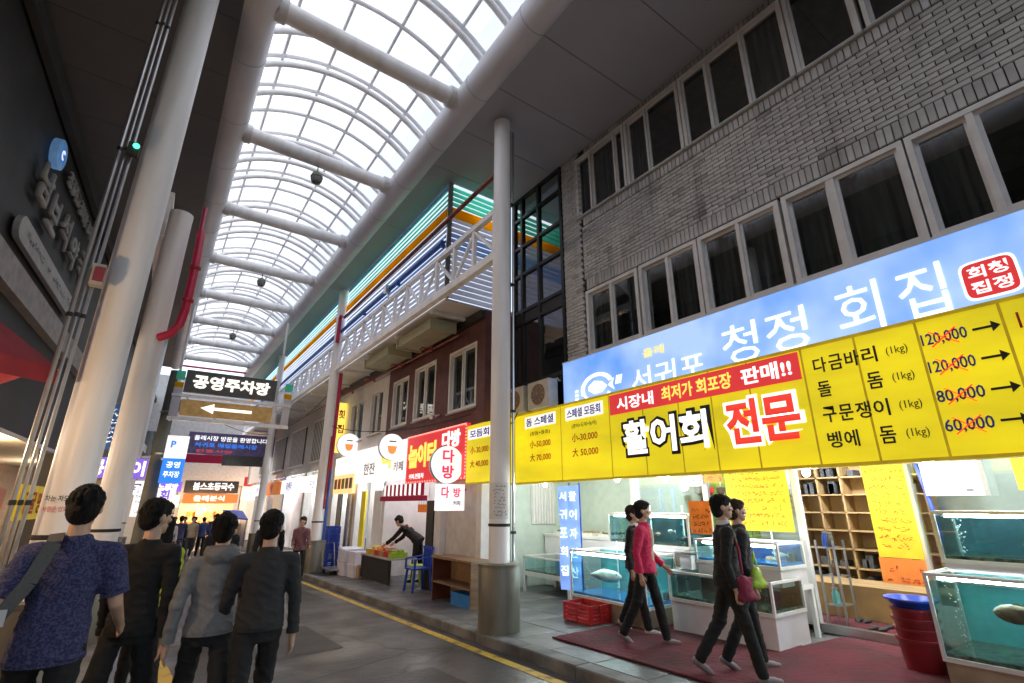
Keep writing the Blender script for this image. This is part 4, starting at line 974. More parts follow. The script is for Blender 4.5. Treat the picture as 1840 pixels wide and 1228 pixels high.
# far banners and signs
t = thing('street_banner', 'violet street banner hung across the road under the parking sign', 'banner', (3, 29, 4.2)); bx('cloth', M['purple_banner'], t, 1.2, 5.1, 29, 29.02, 4.0, 5.05)
text('lettering', '올레시장 방문을 환영합니다', (3.1, 29, 4.78), 'front', M['lit_white'], t, 3.3, .24, .01, .0, .004); text('lettering', '서귀포 매일올레시장', (2.9, 29, 4.45), 'front', M['lit_bluebox'], t, 2.8, .22, .01, .0, .004); text('lettering', '전통시장', (2.4, 29, 4.15), 'front', M['lit_red_text'], t, 1.6, .14, .0, .0, .004)
t = thing('dark_fascia', 'black and crimson fascia board below the violet banner', 'sign', (3.2, 33, 3.9)); bx('board', M['sign_grey'], t, 3.2, 5.6, 33, 33.1, 3.75, 4.45); bx('board', M['c_pink'], t, 1.4, 3.19, 33, 33.1, 3.85, 4.3)
t = thing('dark_shop_sign', 'black shop sign with white letters above the orange lit stall', 'sign', (3, 38, 2.6)); bx('sign_box', M['sign_grey'], t, 1.9, 4.9, 38.0, 38.2, 2.35, 3.1); text('lettering', '봄스초등국수', (3.5, 38, 2.75), 'front', M['lit_white'], t, 2.3, .46, .03, .004, .006)
t = thing('orange_shop_sign', 'orange and red lit stall sign under the black one', 'sign', (3, 37.5, 1.9)); bx('sign_box', M['lit_orange'], t, 1.9, 4.9, 37.5, 37.7, 1.75, 2.28); text('lettering', '올레분식', (3.3, 37.5, 2.02), 'front', M['lit_cream'], t, 1.7, .34, .03, .004, .006)
t = thing('warm_stall', 'stall glowing orange with goods on shelves at the end of the street', 'market stall', (3.2, 38.5, -.8)); bx('back_panel', M['glow_warm'], t, 1.9, 4.9, 39.0, 39.1, -.4, 1.7)  # back panel glows by itself in place of a lit interior
for z in (-.2, .35, .9): bx('shelf', M['wood'], t, 2.0, 4.8, 38.5, 39.0, z, z+.04)
gb = MB(); 
for k in range(36): x = random.uniform(2.1, 4.7); z = random.choice([-.16, .39, .94]); gb.box(x-.07, x+.07, 38.55, 38.8, z, z+random.uniform(.12, .32))
o = gb.build('goods', M['poster_orange'], t); o['kind'] = 'stuff'
t = thing('beige_shop_sign', 'beige shop sign right of the orange stall', 'sign', (6.3, 38, 2.4)); bx('sign_box', M['lit_cream'], t, 5.2, 8.6, 38, 38.2, 1.9, 2.7); text('lettering', '제주국수', (6.6, 38, 2.3), 'front', M['wood_brown'], t, 1.8, .4, .02, .004, .006)
t = thing('blue_tarp', 'blue tarpaulin market canopy beyond the walkers', 'canopy', (4.6, 27.5, .9)); MB().add([(3.2,27,1.1),(4.1,27,1.0),(4.1,29,1.35),(3.2,29,1.4),(3.2,27,1.04),(4.1,27,.94),(4.1,29,1.29),(3.2,29,1.34)], [(0,1,2,3),(7,6,5,4),(0,4,5,1),(1,5,6,2),(2,6,7,3),(3,7,4,0)]).build('sheet', M['blue_plastic'], t)
for x in (3.22, 4.08): MB().tube([(x, 27.05, G(27)), (x, 27.05, 1.0)], .025, 6).build('pole', M['steel'], t)
bx('side_sheet', M['blue_plastic'], t, 4.05, 4.08, 27.1, 29, -.2, .95)
# left side signs
t = thing('concrete_pole', 'dark grey concrete utility pole between the left columns and the parking sign', 'pole', (.1, 20.6, G(20.6)))
MB().tube([(.1, 20.6, G(20.6)), (.1, 20.6, 6.1)], .23, 16, r1=.17).build('shaft', M['pole_dark'], t, True)
for z in (3.2, 4.6): MB().lathe((.1, 20.6, z), [(.2, 0), (.225, .01), (.225, .06), (.2, .07)], 16).build('band', M['steel'], t)
bx('junction_box', M['plaster_grey'], t, .28, .5, 20.5, 20.7, 4.7, 5.1)
t = thing('blue_lightbox', 'upright lightbox white above and blue below, fixed to the concrete pole', 'sign', (.55, 19.8, 2.3))
bx('lightbox', M['lit_bluebox'], t, .25, .86, 19.75, 19.95, 2.28, 3.05); bx('lightbox_top', M['lit_white_panel'], t, .25, .86, 19.75, 19.95, 3.06, 3.78); bx('bracket', M['steel'], t, .2, .4, 19.95, 20.35, 3.0, 3.06)
text('lettering', '공영', (.55, 19.75, 2.85), 'front', M['lit_white'], t, .38, .2, .02, .003, .004); text('lettering', '주차장', (.55, 19.75, 2.55), 'front', M['lit_white'], t, .44, .2, .02, .003, .004); text('lettering', 'P', (.45, 19.75, 3.5), 'front', M['lit_bluebox'], t, .14, .22, .04, .003, .004)
t = thing('violet_sign', 'violet lit sign with white letters half hidden by the flat topped left column', 'sign', (-.75, 17, 2.3)); bx('sign_box', M['lit_purple'], t, -1.5, -.10, 17, 17.15, 2.28, 2.80)
text('lettering', '콩', (-1.16, 17, 2.54), 'front', M['lit_white'], t, .30, .40, .04, .004, .004); text('lettering', '이', (-.29, 17, 2.54), 'front', M['lit_white'], t, .30, .40, .04, .004, .004)
t = thing('blue_notice_board', 'dim blue notice board with small print above the violet sign', 'sign', (-.9, 17.6, 3.4)); bx('board', mat('dim_blue_board', (.06, .16, .34), .6, emit=.15), t, -1.35, -.55, 17.6, 17.68, 3.05, 4.3); scrawl('print', (-.95, 17.6, 3.7), 'front', M['lit_white'], t, .6, 1.0, 8, seed=9)
t = thing('white_lit_board', 'small white lit board low beside the concrete pole', 'sign', (.2, 24, 1.7)); bx('lightbox', M['lit_white_panel'], t, -.35, .05, 24, 24.1, 1.2, 2.3); scrawl('print', (-.15, 24, 1.75), 'front', M['ink_blue'], t, .3, .9, 5, seed=4)
t = thing('round_white_sign', 'small white lit sign under the blue lightbox', 'sign', (.5, 24, 1.9)); bx('lightbox', M['lit_white_panel'], t, .25, .95, 24, 24.1, 1.75, 2.25); text('lettering', '회', (.6, 24, 2.0), 'front', M['lit_purple'], t, .3, .34, .03, .004, .004)
t = thing('yellow_stall_sign', 'yellow stall sign with black letters behind the silver conduits', 'sign', LP(13, .55, 1.4)); lbox('board', M['lit_yellow_seam'], t, 12.2, 14.6, .5, .54, 1.35, 1.95); text('lettering', '감귤 명가', LP(13.4, .545, 1.65), LS, M['ink_red'], t, 1.7, .4, .03, .003, .004)
t = thing('red_stall_sign', 'dark red stall sign low on the left by the picture edge', 'sign', LP(10.5, .4, 1.5)); lbox('board', M['red_plastic'], t, 9.2, 11.8, .4, .44, 1.3, 1.85); text('lettering', '오메기떡', LP(10.6, .445, 1.58), LS, M['lit_yl'], t, 1.6, .36, .03, .003, .004)
ds = thing('pharmacy_lettering', 'unlit grey raised lettering and a long rounded strip on the charcoal facade', 'sign', LP(11, .05, 6))
for s, d, z in (('남', 10.45, 6.78), ('보', 11.2, 6.62), ('석', 12.05, 6.74), ('약', 12.95, 6.66), ('국', 13.85, 6.70)):
    text('lettering', s, LP(d, 0, z), LS, M['grey_letter'], ds, .62, .66, .02, .07, .02)
text('lettering', '친절하고 정확한 조제', LP(12.65, 0, 7.58), LS, M['grey_letter'], ds, 2.5, .30, .03, .05, .02)
b = MB(); L2 = 4.4; n = 10; pts = [(L2/2-.2+.2*math.cos(R(90-180*i/n)), .2*math.sin(R(90-180*i/n))) for i in range(n+1)] + [(-L2/2+.2+.2*math.cos(R(270-180*i/n)), .2*math.sin(R(270-180*i/n))) for i in range(n+1)]
b.prism(pts[::-1], ul, (0,0,1), Vector((math.cos(LA), -math.sin(LA), 0)), LP(12.05, .01, 5.75), .08); b.build('rounded_strip', M['grey_letter'], ds)
scrawl('strip_print', LP(12.05, .092, 5.75), LS, M['darkwall2'], ds, 3.9, .22, 1, seed=5)
lg = thing('round_logo_sign', 'round blue emblem sign above the unlit grey lettering', 'sign', LP(10.48, .1, 7.45))
rotL = Matrix.Rotation(-LA, 4, 'Z') @ Matrix.Rotation(R(90), 4, 'Y')
MB().lathe(LP(10.48, .0, 7.45), [(.26, .0), (.27, .01), (.27, .11), (.25, .12)], 28, M4=rotL).build('disc', mat('dim_blue_disc', (.10, .22, .42), .4, emit=.25), lg, True)
MB().lathe(LP(10.48, .121, 7.45), [(.14, .0), (.14, .006)], 20, M4=rotL).build('emblem', mat('dim_blue_core', (.02, .16, .5), .4, emit=.35), lg); 
MB().prism(arcpoly(0, 0, .05, .09, 40, 300, 1), ul, (0,0,1), Vector((math.cos(LA), -math.sin(LA), 0)), LP(10.48, .128, 7.45), .006).build('emblem_mark', M['lit_white_panel'], lg)

# pipes on the left column
for i, (x, y, r, m, lab) in enumerate(((-.80, 5.98, .016, 'steel', 'bright steel conduit nearest the big left column'), (-.845, 5.95, .012, 'steel', 'thin steel conduit in the middle of three beside the left column'), (-.90, 5.98, .019, 'steel', 'thicker steel conduit outermost beside the left column'))):
    t = thing('conduit', lab, 'pipe', (x, y, S(y)), 'vertical conduits beside the big left column')
    MB().tube([(x, y, S(y)), (x, y, 8.5)], r, 8).build('pipe_run', M[m], t, True)
    for z in (1.6, 3.3, 5.2, 7.0): MB().lathe((x, y, z), [(r, 0), (r+.008, .004), (r+.008, .04), (r, .044)], 8).build('clip', M['alu_dark'], t)
t = thing('green_light', 'small green lit indicator box on the left conduits', 'lamp', (-.76, 5.9, 5.2)); bx('box', M['alu_dark'], t, -.83, -.73, 5.86, 5.94, 5.14, 5.28); MB().ell((-.76, 5.85, 5.24), .03, .02, .03).build('lens', M['led_g'], t)
t = thing('junction_box', 'dark junction box with a red lid low on the left conduits', 'box', (-.74, 5.9, 3.7)); bx('box', M['plaster_grey'], t, -.82, -.72, 5.86, 5.95, 3.62, 3.84); bx('lid', M['dark_red_plastic'], t, -.80, -.72, 5.84, 5.859, 3.66, 3.80)
t = thing('crimson_downpipe', 'thick crimson downpipe curving into the flat topped left column', 'pipe', (-.05, 8.8, 4))
MB().tube([(-.045, 9.05, 6.0), (-.02, 8.8, 5.2), (-.02, 8.7, 4.5), (-.05, 8.68, 4.22), (-.14, 8.72, 4.06), (-.26, 8.85, 4.02)], .062, 14).build('pipe_run', M['pink_pipe'], t, True)
MB().tube([(-.05, 9.10, 5.98), (-.06, 9.3, 6.6)], .03, 10).build('upper_pipe', M['pink_pipe'], t, True)
for z, y in ((5.2, 8.8), (4.6, 8.71)): MB().lathe((-.02, y, z), [(.064, 0), (.085, .01), (.085, .05), (.064, .06)], 14).build('collar', M['red_pipe'], t)
t = thing('crimson_downpipe', 'crimson drain pipe turning blue lower down, beside the second right column', 'pipe', (4.38, 15.5, 0)); MB().tube([(4.40, 15.62, 5.6), (4.40, 15.62, 2.6)], .05, 10).build('upper_pipe', M['pink_pipe'], t, True); MB().tube([(4.40, 15.62, 2.6), (4.42, 15.62, S(15.6))], .045, 10).build('lower_pipe', M['blue_pipe'], t, True); MB().tube([(4.32, 15.56, 3.6), (4.32, 15.56, 1.5)], .03, 8).build('side_pipe', M['red_pipe'], t, True)
for i, x in enumerate((4.46, 4.53)):
    t = thing('conduit', ['dark conduit fixed close behind the front right column', 'steel conduit running beside the front right column'][i], 'pipe', (x, 6.33, S(6.3)), 'conduits behind the front column'); MB().tube([(x, 6.34, S(6.3)), (x, 6.34, 8.45)], .02, 8).build('pipe_run', M['steel' if i else 'pole_dark'], t, True)
    for z in (1.2, 3.0, 5.2, 6.8): bx('clip', M['alu_dark'], t, x-.03, x+.03, 6.31, 6.37, z, z+.04)
# dome camera lamp hanging from a cross tube
for k, (yy, lab) in enumerate(((9.7, 'hanging dome lamp under the second cross tube'), (16.1, 'hanging dome lamp under a farther cross tube'), (22.5, 'farthest hanging dome lamp under the arcade roof'))):
    t = thing('dome_lamp', lab, 'lamp', (1.75, yy, 8.3), 'dome lamps under the cross tubes')
    MB().tube([(1.75, yy, 8.56), (1.75, yy, 8.42)], .012, 6).build('stem', M['alu_dark'], t); MB().lathe((1.75, yy, 8.22), [(.02, -.10), (.09, -.07), (.12, 0.0), (.115, .05), (.13, .06), (.10, .14), (.03, .2)], 18).build('dome', M['pole_dark'], t, True)
# red parasol and stall on the left
pr = thing('parasol', 'red canvas market parasol leaning in at the left edge', 'parasol', (-2.0, 6.2, S(6)))
ap = Vector((-2.05, 6.3, 3.72)); cn = [Vector((-.91, 6.3, 2.86)), Vector((-1.55, 5.15, 2.58)), Vector((-2.95, 5.25, 2.70)), Vector((-3.0, 7.2, 2.86)), Vector((-1.6, 7.5, 2.95))]
b = MB()
for i in range(5):
    p, q = cn[i], cn[(i+1) % 5]; m_ = (p+q)/2 + Vector((0,0,.10)); b.add([ap, p, m_], [(0,1,2)]); b.add([ap, m_, q], [(0,1,2)])
    b.quad(p, m_, m_-Vector((0,0,.16)), p-Vector((0,0,.16))); b.quad(m_, q, q-Vector((0,0,.16)), m_-Vector((0,0,.16)))
b.build('canopy', M['red_fabric'], pr)
MB().tube([(-2.05, 6.3, S(6.3)), (-2.05, 6.3, 3.7)], .025, 10).build('pole', M['pvc_white'], pr, True)
for p in cn: MB().tube([ap-Vector((0,0,.05)), p-Vector((0,0,.02))], .008, 6).build('rib', M['steel'], pr)
st = thing('wooden_stall', 'wooden market stall with plank front and crates at the left edge', 'market stall', (-1.6, 4.2, S(4)))
bx('table_top', M['wood'], st, -2.5, -.95, 3.3, 5.4, .82, .86)
for i in range(5): bx('plank', M['wood_brown'], st, -.975, -.95, 3.3, 5.4, .14+i*.13, .255+i*.13)
for x in (-2.45, -1.05):
    for y in (3.35, 5.3): bx('leg', M['wood'], st, x-.04, x+.04, y-.04, y+.04, S(y), .82)
for k, (x, y, mm) in enumerate(((-1.3, 3.7, 'wood'), (-1.35, 4.5, 'wood'), (-2.0, 4.0, 'glow_warm'))):  # the back crate glows by its material, no lamp in it
    c = thing('goods_crate', ['pale wooden crate at the near end of the left stall', 'pale wooden crate in the middle of the left stall', 'crate with a painted glow at the back of the left stall'][k], 'crate', (x, y, .862), 'crates on the left stall')
    bx('base', M[mm], c, x-.28, x+.28, y-.3, y+.3, .862, .88)
    for z in (.89, .98): bx('slat', M[mm], c, x-.28, x-.26, y-.3, y+.3, z, z+.07); bx('slat', M[mm], c, x+.26, x+.28, y-.3, y+.3, z, z+.07); bx('slat', M[mm], c, x-.259, x+.259, y-.3, y-.28, z, z+.07); bx('slat', M[mm], c, x-.259, x+.259, y+.28, y+.3, z, z+.07)
bulb((-1.7, 4.3, 2.45), 30, 'warm bulb hanging over the wooden stall under the parasol', 'bulb_warm', (1, .62, .3), 'warm bulbs over the left stalls', .25)
bulb(tuple(LP(13, -.6, 2.6)), 80, 'warm bulb in the left shop behind the yellow stall sign', 'bulb_warm', (1, .66, .36), 'warm bulbs over the left stalls')
bulb(tuple(LP(20, -.6, 2.4)), 45, 'warm bulb in the left shop far along the pavement', 'bulb_warm', (1, .7, .42), 'warm bulbs over the left stalls')

for d, e, lab in ((6.8, 50, 'warm fill bulb added in the left shop nearest the parasol'), (9.6, 50, 'warm fill bulb added in the left shop behind the red stall sign'), (-1.5, 40, 'unseen fill bulb added in the left shop beside the viewer')):  # extra shop bulbs, added to brighten the columns
    bulb(tuple(LP(d, -.7, 2.5)), e, lab, 'bulb_warm', (1, .74, .5) if d > 0 else (1, .95, .9), 'warm bulbs over the left stalls', .32)

# ================================================================== FISH SHOP: tanks and goods
def make_fish(name, label, c, L, m, heading=0.0, h=.4, group=None):
    """heading 0: nose to -y"""
    t = thing(name, label, 'fish', c, group, rotz=heading, local=True)
    b = MB(); n = 9; prof = [(-.5, .02), (-.44, .10), (-.32, .19), (-.12, .235), (.08, .21), (.24, .13), (.36, .06), (.42, .045)]
    vs = []; fs = []; k = 12
    for y, r in prof:
        for q in range(k):
            a = 2*math.pi*q/k; vs.append((r*L*.38*math.cos(a), y*L, r*L*h*2.2*math.sin(a)))
    for i in range(len(prof)-1):
        for q in range(k): fs.append((i*k+q, i*k+(q+1) % k, (i+1)*k+(q+1) % k, (i+1)*k+q))
    fs += [tuple(range(k))[::-1], tuple((len(prof)-1)*k+q for q in range(k))]
    b.add(vs, fs); b.build('body', M[m], t, True)
    MB().prism([(.40*L, -.04*L), (.55*L, -.17*L), (.51*L, 0), (.55*L, .17*L), (.40*L, .04*L)], (0,1,0), (0,0,1), (1,0,0), (-.004, 0, 0), .008).build('tail_fin', M[m], t)
    MB().prism([(-.2*L, .2*L*h*2), (.0, .26*L*h*2.4), (.22*L, .13*L*h*2.2)], (0,1,0), (0,0,1), (1,0,0), (-.003, 0, 0), .006).build('dorsal_fin', M[m], t)
    for s_ in (-1, 1): MB().ell((s_*.06*L, -.38*L, .05*L), .012*L, .02*L, .02*L, 8, 5).build('eye', M['eye_dark'], t)
    return t
def tank(label, x0, x1, y0, y1, zb, z0, z1, base='tank_white', back='teal_back', water='water', legs=False, floor='gravel', lamp=True, frame='pvc_white', group=None, wl_=0.9):
    g = S((y0+y1)/2); t = thing('fish_tank', label, 'fish tank', ((x0+x1)/2, (y0+y1)/2, zb if zb > .5 else g), group)
    if legs:
        for x in (x0+.03, x1-.03):
            for y in (y0+.03, y1-.03): bx('leg', M[frame], t, x-.03, x+.03, y-.03, y+.03, zb, z0-.05)
        bx('tray', M[frame], t, x0, x1, y0, y1, z0-.05, z0)
    elif z0 - zb > .02:
        bx('cabinet', M[base], t, x0+.015, x1, y0+.015, y1-.015, zb, z0-.01); bx('cabinet_trim', M[frame], t, x0, x1, y0, y1, z0-.009, z0)
    f = .028
    b = MB()
    for x in (x0, x1-f):
        for y in (y0, y1-f): b.box(x, x+f, y, y+f, z0+f, z1-f)
    for z in (z0+.001, z1-f):
        b.box(x0, x1, y0, y0+f, z, z+f-.001); b.box(x0, x1, y1-f, y1, z, z+f-.001); b.box(x0, x0+f, y0+f, y1-f, z, z+f-.001); b.box(x1-f, x1, y0+f, y1-f, z, z+f-.001)
    b.build('frame', M[frame], t)
    bx('back_panel', M[back], t, x1-f-.01, x1-f, y0+f, y1-f, z0+f, z1-f); bx('bottom', M[floor], t, x0+f+.002, x1-f-.011, y0+f+.002, y1-f-.002, z0+.002, z0+f+.03)
    bx('glass_pane', M['glass'], t, x0+.008, x0+.014, y0+f, y1-f, z0+f, z1-f); bx('glass_pane', M['glass'], t, x0+f, x1-f, y0+.008, y0+.014, z0+f, z1-f); bx('glass_pane', M['glass'], t, x0+f, x1-f, y1-.014, y1-.008, z0+f, z1-f)
    zw = z0 + (z1-z0)*wl_
    bx('water', M[water], t, x0+f-.008, x1-f-.013, y0+f-.006, y1-f+.006, z0+f+.032, zw)
    if lamp:
        MB().tube([(x0+.10, y0+.08, z1-.045), (x0+.10, y1-.08, z1-.045)], .014, 8).build('light_tube', M['led_w'], t)
        bx('lamp_housing', M[frame], t, x0+.06, x0+.14, y0+.05, y1-.05, z1-.027, z1-.006)
    bb = MB(); rq = random.Random(int(y0*100+x0*10+z1*7))
    for cx_, cy_ in ((x1-.10, y0+(y1-y0)*.3), (x1-.10, y0+(y1-y0)*.7), (x0+.2, y1-.15)):
        for q in range(34):
            zz = rq.uniform(z0+.06, zw-.02); sp_ = .015+.05*(zz-z0); r_ = rq.uniform(.003, .007); bb.ell((cx_+rq.uniform(-sp_, sp_), cy_+rq.uniform(-sp_, sp_), zz), r_, r_, r_, 6, 4)
        for q in range(22): bb.ell((cx_+rq.uniform(-.1, .06), cy_+rq.uniform(-.12, .12), zw-.004), .008, .008, .004, 6, 3)
    o = bb.build('bubbles', M['pvc_white'], t); o['kind'] = 'stuff'
    bx('filter_pump', M['black'], t, x1-.14, x1-.06, y0+.10, y0+.17, z0+.05, z0+.15)
    for q in range(2): 
        yy = y0 + (y1-y0)*(.3+.4*q); MB().tube([(x1-.08, yy, z1+.12), (x1-.08, yy, z0+.1)], .012, 6).build('air_hose', M['pvc_white'], t, True)
    return t
SH = .11
tank('low fish tank with teal back and one big pale fish beside the red crate', 5.76, 6.46, 4.98, 6.50, S(5.7), .26, .93, base='tank_brown', back='teal_back', floor='sky_plastic')
make_fish('pale_fish', 'big pale fish hanging in the low teal tank', (5.95, 5.93, .58), .60, 'fish_pale', R(14), .30)
make_fish('small_fish', 'mid sized dark fish at the right end of the low teal tank', (6.15, 5.3, .48), .26, 'fish_dark', R(170), .35)
tank('upper fish tank with dark water on the rack above the teal tank', 6.52, 7.15, 4.75, 6.36, .78, 1.0, 1.48, back='navy_back', water='water_dark')
tank('white cabinet tank with dark water at the red carpet, lilac white base', 6.02, 6.75, 3.36, 4.80, S(4), .40, .76, back='navy_back', water='water_dark', lamp=False)
tank('small blue backed tank on the rack behind the white cabinet tank', 6.40, 7.05, 3.42, 4.6, .66, .86, 1.16, back='blue_back', water='water', wl_=.8, floor='sky_plastic')
bx_ = thing('tank_rack', 'white steel rack carrying the upper tanks behind the teal tank', 'rack', (6.9, 5, S(5)))
for y in (3.45, 4.58, 4.8, 6.3):
    for x in (6.8, 7.1): bx('leg', M['pvc_white'], bx_, x-.025, x+.025, y-.025, y+.025, S(5)+.0, .655 if y < 4.7 else .775)
bx('shelf', M['pvc_white'], bx_, 6.78, 7.13, 3.42, 4.62, .6, .655); bx('shelf', M['pvc_white'], bx_, 6.78, 7.13, 4.76, 6.34, .72, .775)
tank('wide lower tank with a tan flatfish at the right edge', 6.12, 6.95, -1.9, 1.92, S(1), .28, 1.0, back='teal_back', water='water', base='tank_brown')
make_fish('flatfish', 'tan flatfish lying against the glass of the wide lower tank', (6.20, 1.32, .72), .36, 'fish_tan', R(176), .42)
make_fish('dark_fish', 'dark slim fish near the bottom of the wide lower tank', (6.4, 1.15, .50), .34, 'fish_dark', R(8), .32)
tank('wide upper tank with dark water standing on the wide lower tank', 6.32, 6.95, -1.9, 1.80, 1.01, 1.09, 1.55, back='navy_back', water='water_dark')
make_fish('dark_fish', 'dark fish swimming in the wide upper tank', (6.55, 1.1, 1.25), .30, 'fish_dark', R(180), .32)
for lab, xs, yr, zr, mms in (('in the low teal tank', (5.95, 6.3), (5.1, 5.6), (.38, .78), ('fish_pale', 'fish_dark')), ('in the dark tank above the teal one', (6.62, 7.0), (4.9, 6.2), (1.1, 1.36), ('fish_pale', 'fish_tan', 'fish_dark')),
        ('in the white cabinet tank', (6.12, 6.6), (3.5, 4.65), (.47, .66), ('fish_pale', 'fish_tan')), ('in the blue backed tank', (6.5, 6.9), (3.52, 4.5), (.92, 1.05), ('fish_pale', 'fish_tan', 'fish_dark')), ('in the wide upper tank', (6.42, 6.8), (.5, 1.7), (1.16, 1.42), ('fish_pale', 'fish_tan')), ('in the wide lower tank', (6.25, 6.7), (.7, 1.8), (.42, .85), ('fish_pale', 'fish_dark'))):
    for mm in mms: make_fish('small_fish', 'small ' + {'fish_pale': 'pale', 'fish_tan': 'tan', 'fish_dark': 'dark'}[mm] + ' fish ' + lab, (random.uniform(*xs), random.uniform(*yr), random.uniform(*zr)), random.uniform(.15, .24), mm, R(random.choice([0, 180]) + random.uniform(-25, 25)), .34, 'small fish in the shop tanks')
# recessed shop by the stair bay
tank('white legged tank with clear blue water under the stair bay', 6.62, 7.5, 7.5, 8.92, S(8.6), .30, .62, legs=True, back='sky_plastic', lamp=False)
t = thing('display_counter', 'white stepped counter with shellfish trays behind the legged tank', 'counter', (7.8, 8, .0))
bx('body', M['tank_white'], t, 7.52, 8.2, 7.0, 9.3, S(8), .95); bx('step', M['tank_white'], t, 6.9, 7.51, 6.95, 7.45, S(8), .8); bx('top', M['pvc_white'], t, 7.5, 8.22, 6.98, 9.32, .952, 1.0)
for i, mm in enumerate(('gravel', 'wood', 'gravel')):
    c = thing('shellfish_tray', ['tray of dark shellfish at the near end of the stepped counter', 'tray of tan shellfish in the middle of the stepped counter', 'tray of dark shellfish at the far end of the stepped counter'][i], 'tray', (7.8, 7.4+i*.7, 1.0), 'shellfish trays on the counter')
    bx('tray', M['pvc_white'], c, 7.6, 8.1, 7.15+i*.7, 7.7+i*.7, 1.002, 1.05); b = MB()
    for k in range(24): b.ell((random.uniform(7.65, 8.05), random.uniform(7.2, 7.65)+i*.7, 1.06), .035, .03, .02, 7, 4)
    o = b.build('shellfish', M[mm], c); o['kind'] = 'stuff'
for i, (x, y) in enumerate(((6.08, 6.96), (6.04, 6.66))):
    t = thing('feather_banner', ['left one of the two blue standing banners with white letters', 'right one of the two blue standing banners with white letters'][i], 'banner', (x, y, S(y)), 'blue standing banners by the teal tank')
    u_ = Vector((.5, -.866, 0)); c = Vector((x, y, 0)); a = c-u_*.10; d_ = c+u_*.10; b = MB()
    n = 8
    for q in range(n):
        z0 = .25+1.68*q/n; z1 = .25+1.68*(q+1)/n; w0 = Vector((-.02*math.sin(q*1.1), 0, 0)); w1 = Vector((-.02*math.sin((q+1)*1.1), 0, 0))
        b.quad(a+w0+Vector((0,0,z0)), d_+w0+Vector((0,0,z0)), d_+w1+Vector((0,0,z1)), a+w1+Vector((0,0,z1)))
    b.build('cloth', M['glow_blueban'], t, True); MB().tube([d_+Vector((.01,0,S(y))), d_+Vector((.01,0,1.98))], .012, 6).build('pole', M['blue_plastic'], t)
    sd = (u_, Vector((0,0,1)))
    for q, s in enumerate('서귀포회집' if i == 0 else '활어자연산'): text('lettering', s, c+Vector((-.03,0,1.75-q*.30)), sd, M['lit_white'], t, .13, .16, .015, .002, .01)
# posters, notices
def poster(name, label, x, y0, y1, z0, z1, m, rows, ink, seed, group=None, par=None):
    t = thing(name, label, 'poster', (x, (y0+y1)/2, z0), group); bx('sheet', M[m], t, x, x+.012, y0, y1, z0, z1)
    scrawl('handwriting', (x, (y0+y1)/2, (z0+z1)/2-.04), 'right', M[ink], t, (y1-y0)*.86, (z1-z0)*.82, rows, seed=seed, out=.003); return t
poster('yellow_poster', 'large square yellow handwritten price poster left of the doorway', 7.30, 3.62, 4.56, 1.25, 2.36, 'poster_yellow', 9, 'ink_orange', 11)
t = poster('yellow_poster', 'tall narrow yellow price poster with orange foot right of the doorway', 7.26, 2.22, 2.66, 1.02, 2.30, 'poster_yellow', 11, 'ink_orange', 12)
t = poster('orange_poster', 'orange strip pasted under the tall yellow poster', 7.25, 2.22, 2.67, .74, 1.015, 'poster_orange', 2, 'ink_red', 13)
poster('orange_poster', 'square orange price notice hanging before the dark tanks', 6.40, 4.28, 4.62, 1.22, 1.66, 'poster_orange', 4, 'ink', 14)
poster('orange_poster', 'pale orange notice high beside the yellow poster', 7.31, 4.62, 4.93, 1.95, 2.35, 'poster_orange', 3, 'ink_red', 15)
poster('white_notice', 'white notice with blue writing under the banner', 7.31, 4.96, 5.30, 1.9, 2.4, 'paper', 3, 'ink_blue', 16)
poster('white_notice', 'white price sheet on the tiled wall left of the cubby shelf', 9.585, 4.55, 4.95, 1.5, 2.1, 'paper', 5, 'ink', 21)
poster('orange_poster', 'orange sheet high on the tiled wall behind the teal tank', 9.585, 5.05, 5.3, 2.15, 2.5, 'poster_orange', 3, 'ink', 22)
poster('yellow_poster', 'yellow sheet on the shop glass behind the wide upper tank', 7.38, .9, 1.3, 1.75, 2.25, 'poster_yellow', 5, 'ink_orange', 23)
for k in range(6):
    y = 4.95+k*.24; t = thing('hanging_utensil', ['steel ladle', 'dark net', 'steel strainer', 'dark apron', 'red net', 'steel ladle with a long handle'][k] + ' hung on the shop rail, ' + ['rightmost', 'second from the right', 'third from the right', 'third from the left', 'second from the left', 'leftmost'][k], 'utensil', (8.9, y, 1.9), 'utensils on the shop rail')
    MB().tube([(8.9, y, 2.2), (8.9, y, 1.95)], .010, 6).build('handle', M['steel'], t); MB().lathe((8.9, y, 1.78), [(.02, 0), (.075, .05), (.085, .14), (.07, .15)], 12).build('bowl', M[['steel', 'black', 'steel', 'black', 'red_plastic', 'steel'][k]], t, True)
t = thing('utensil_rail', 'steel rail carrying utensils across the fish shop kitchen', 'rail', (8.9, 5.5, 2.2)); MB().tube([(8.9, 4.8, 2.21), (8.9, 6.45, 2.21)], .014, 8).build('rail', M['steel'], t); [MB().tube([(8.9, y, 2.21), (8.9, y, 2.77)], .008, 6).build('hanger', M['steel'], t) for y in (4.85, 6.4)]
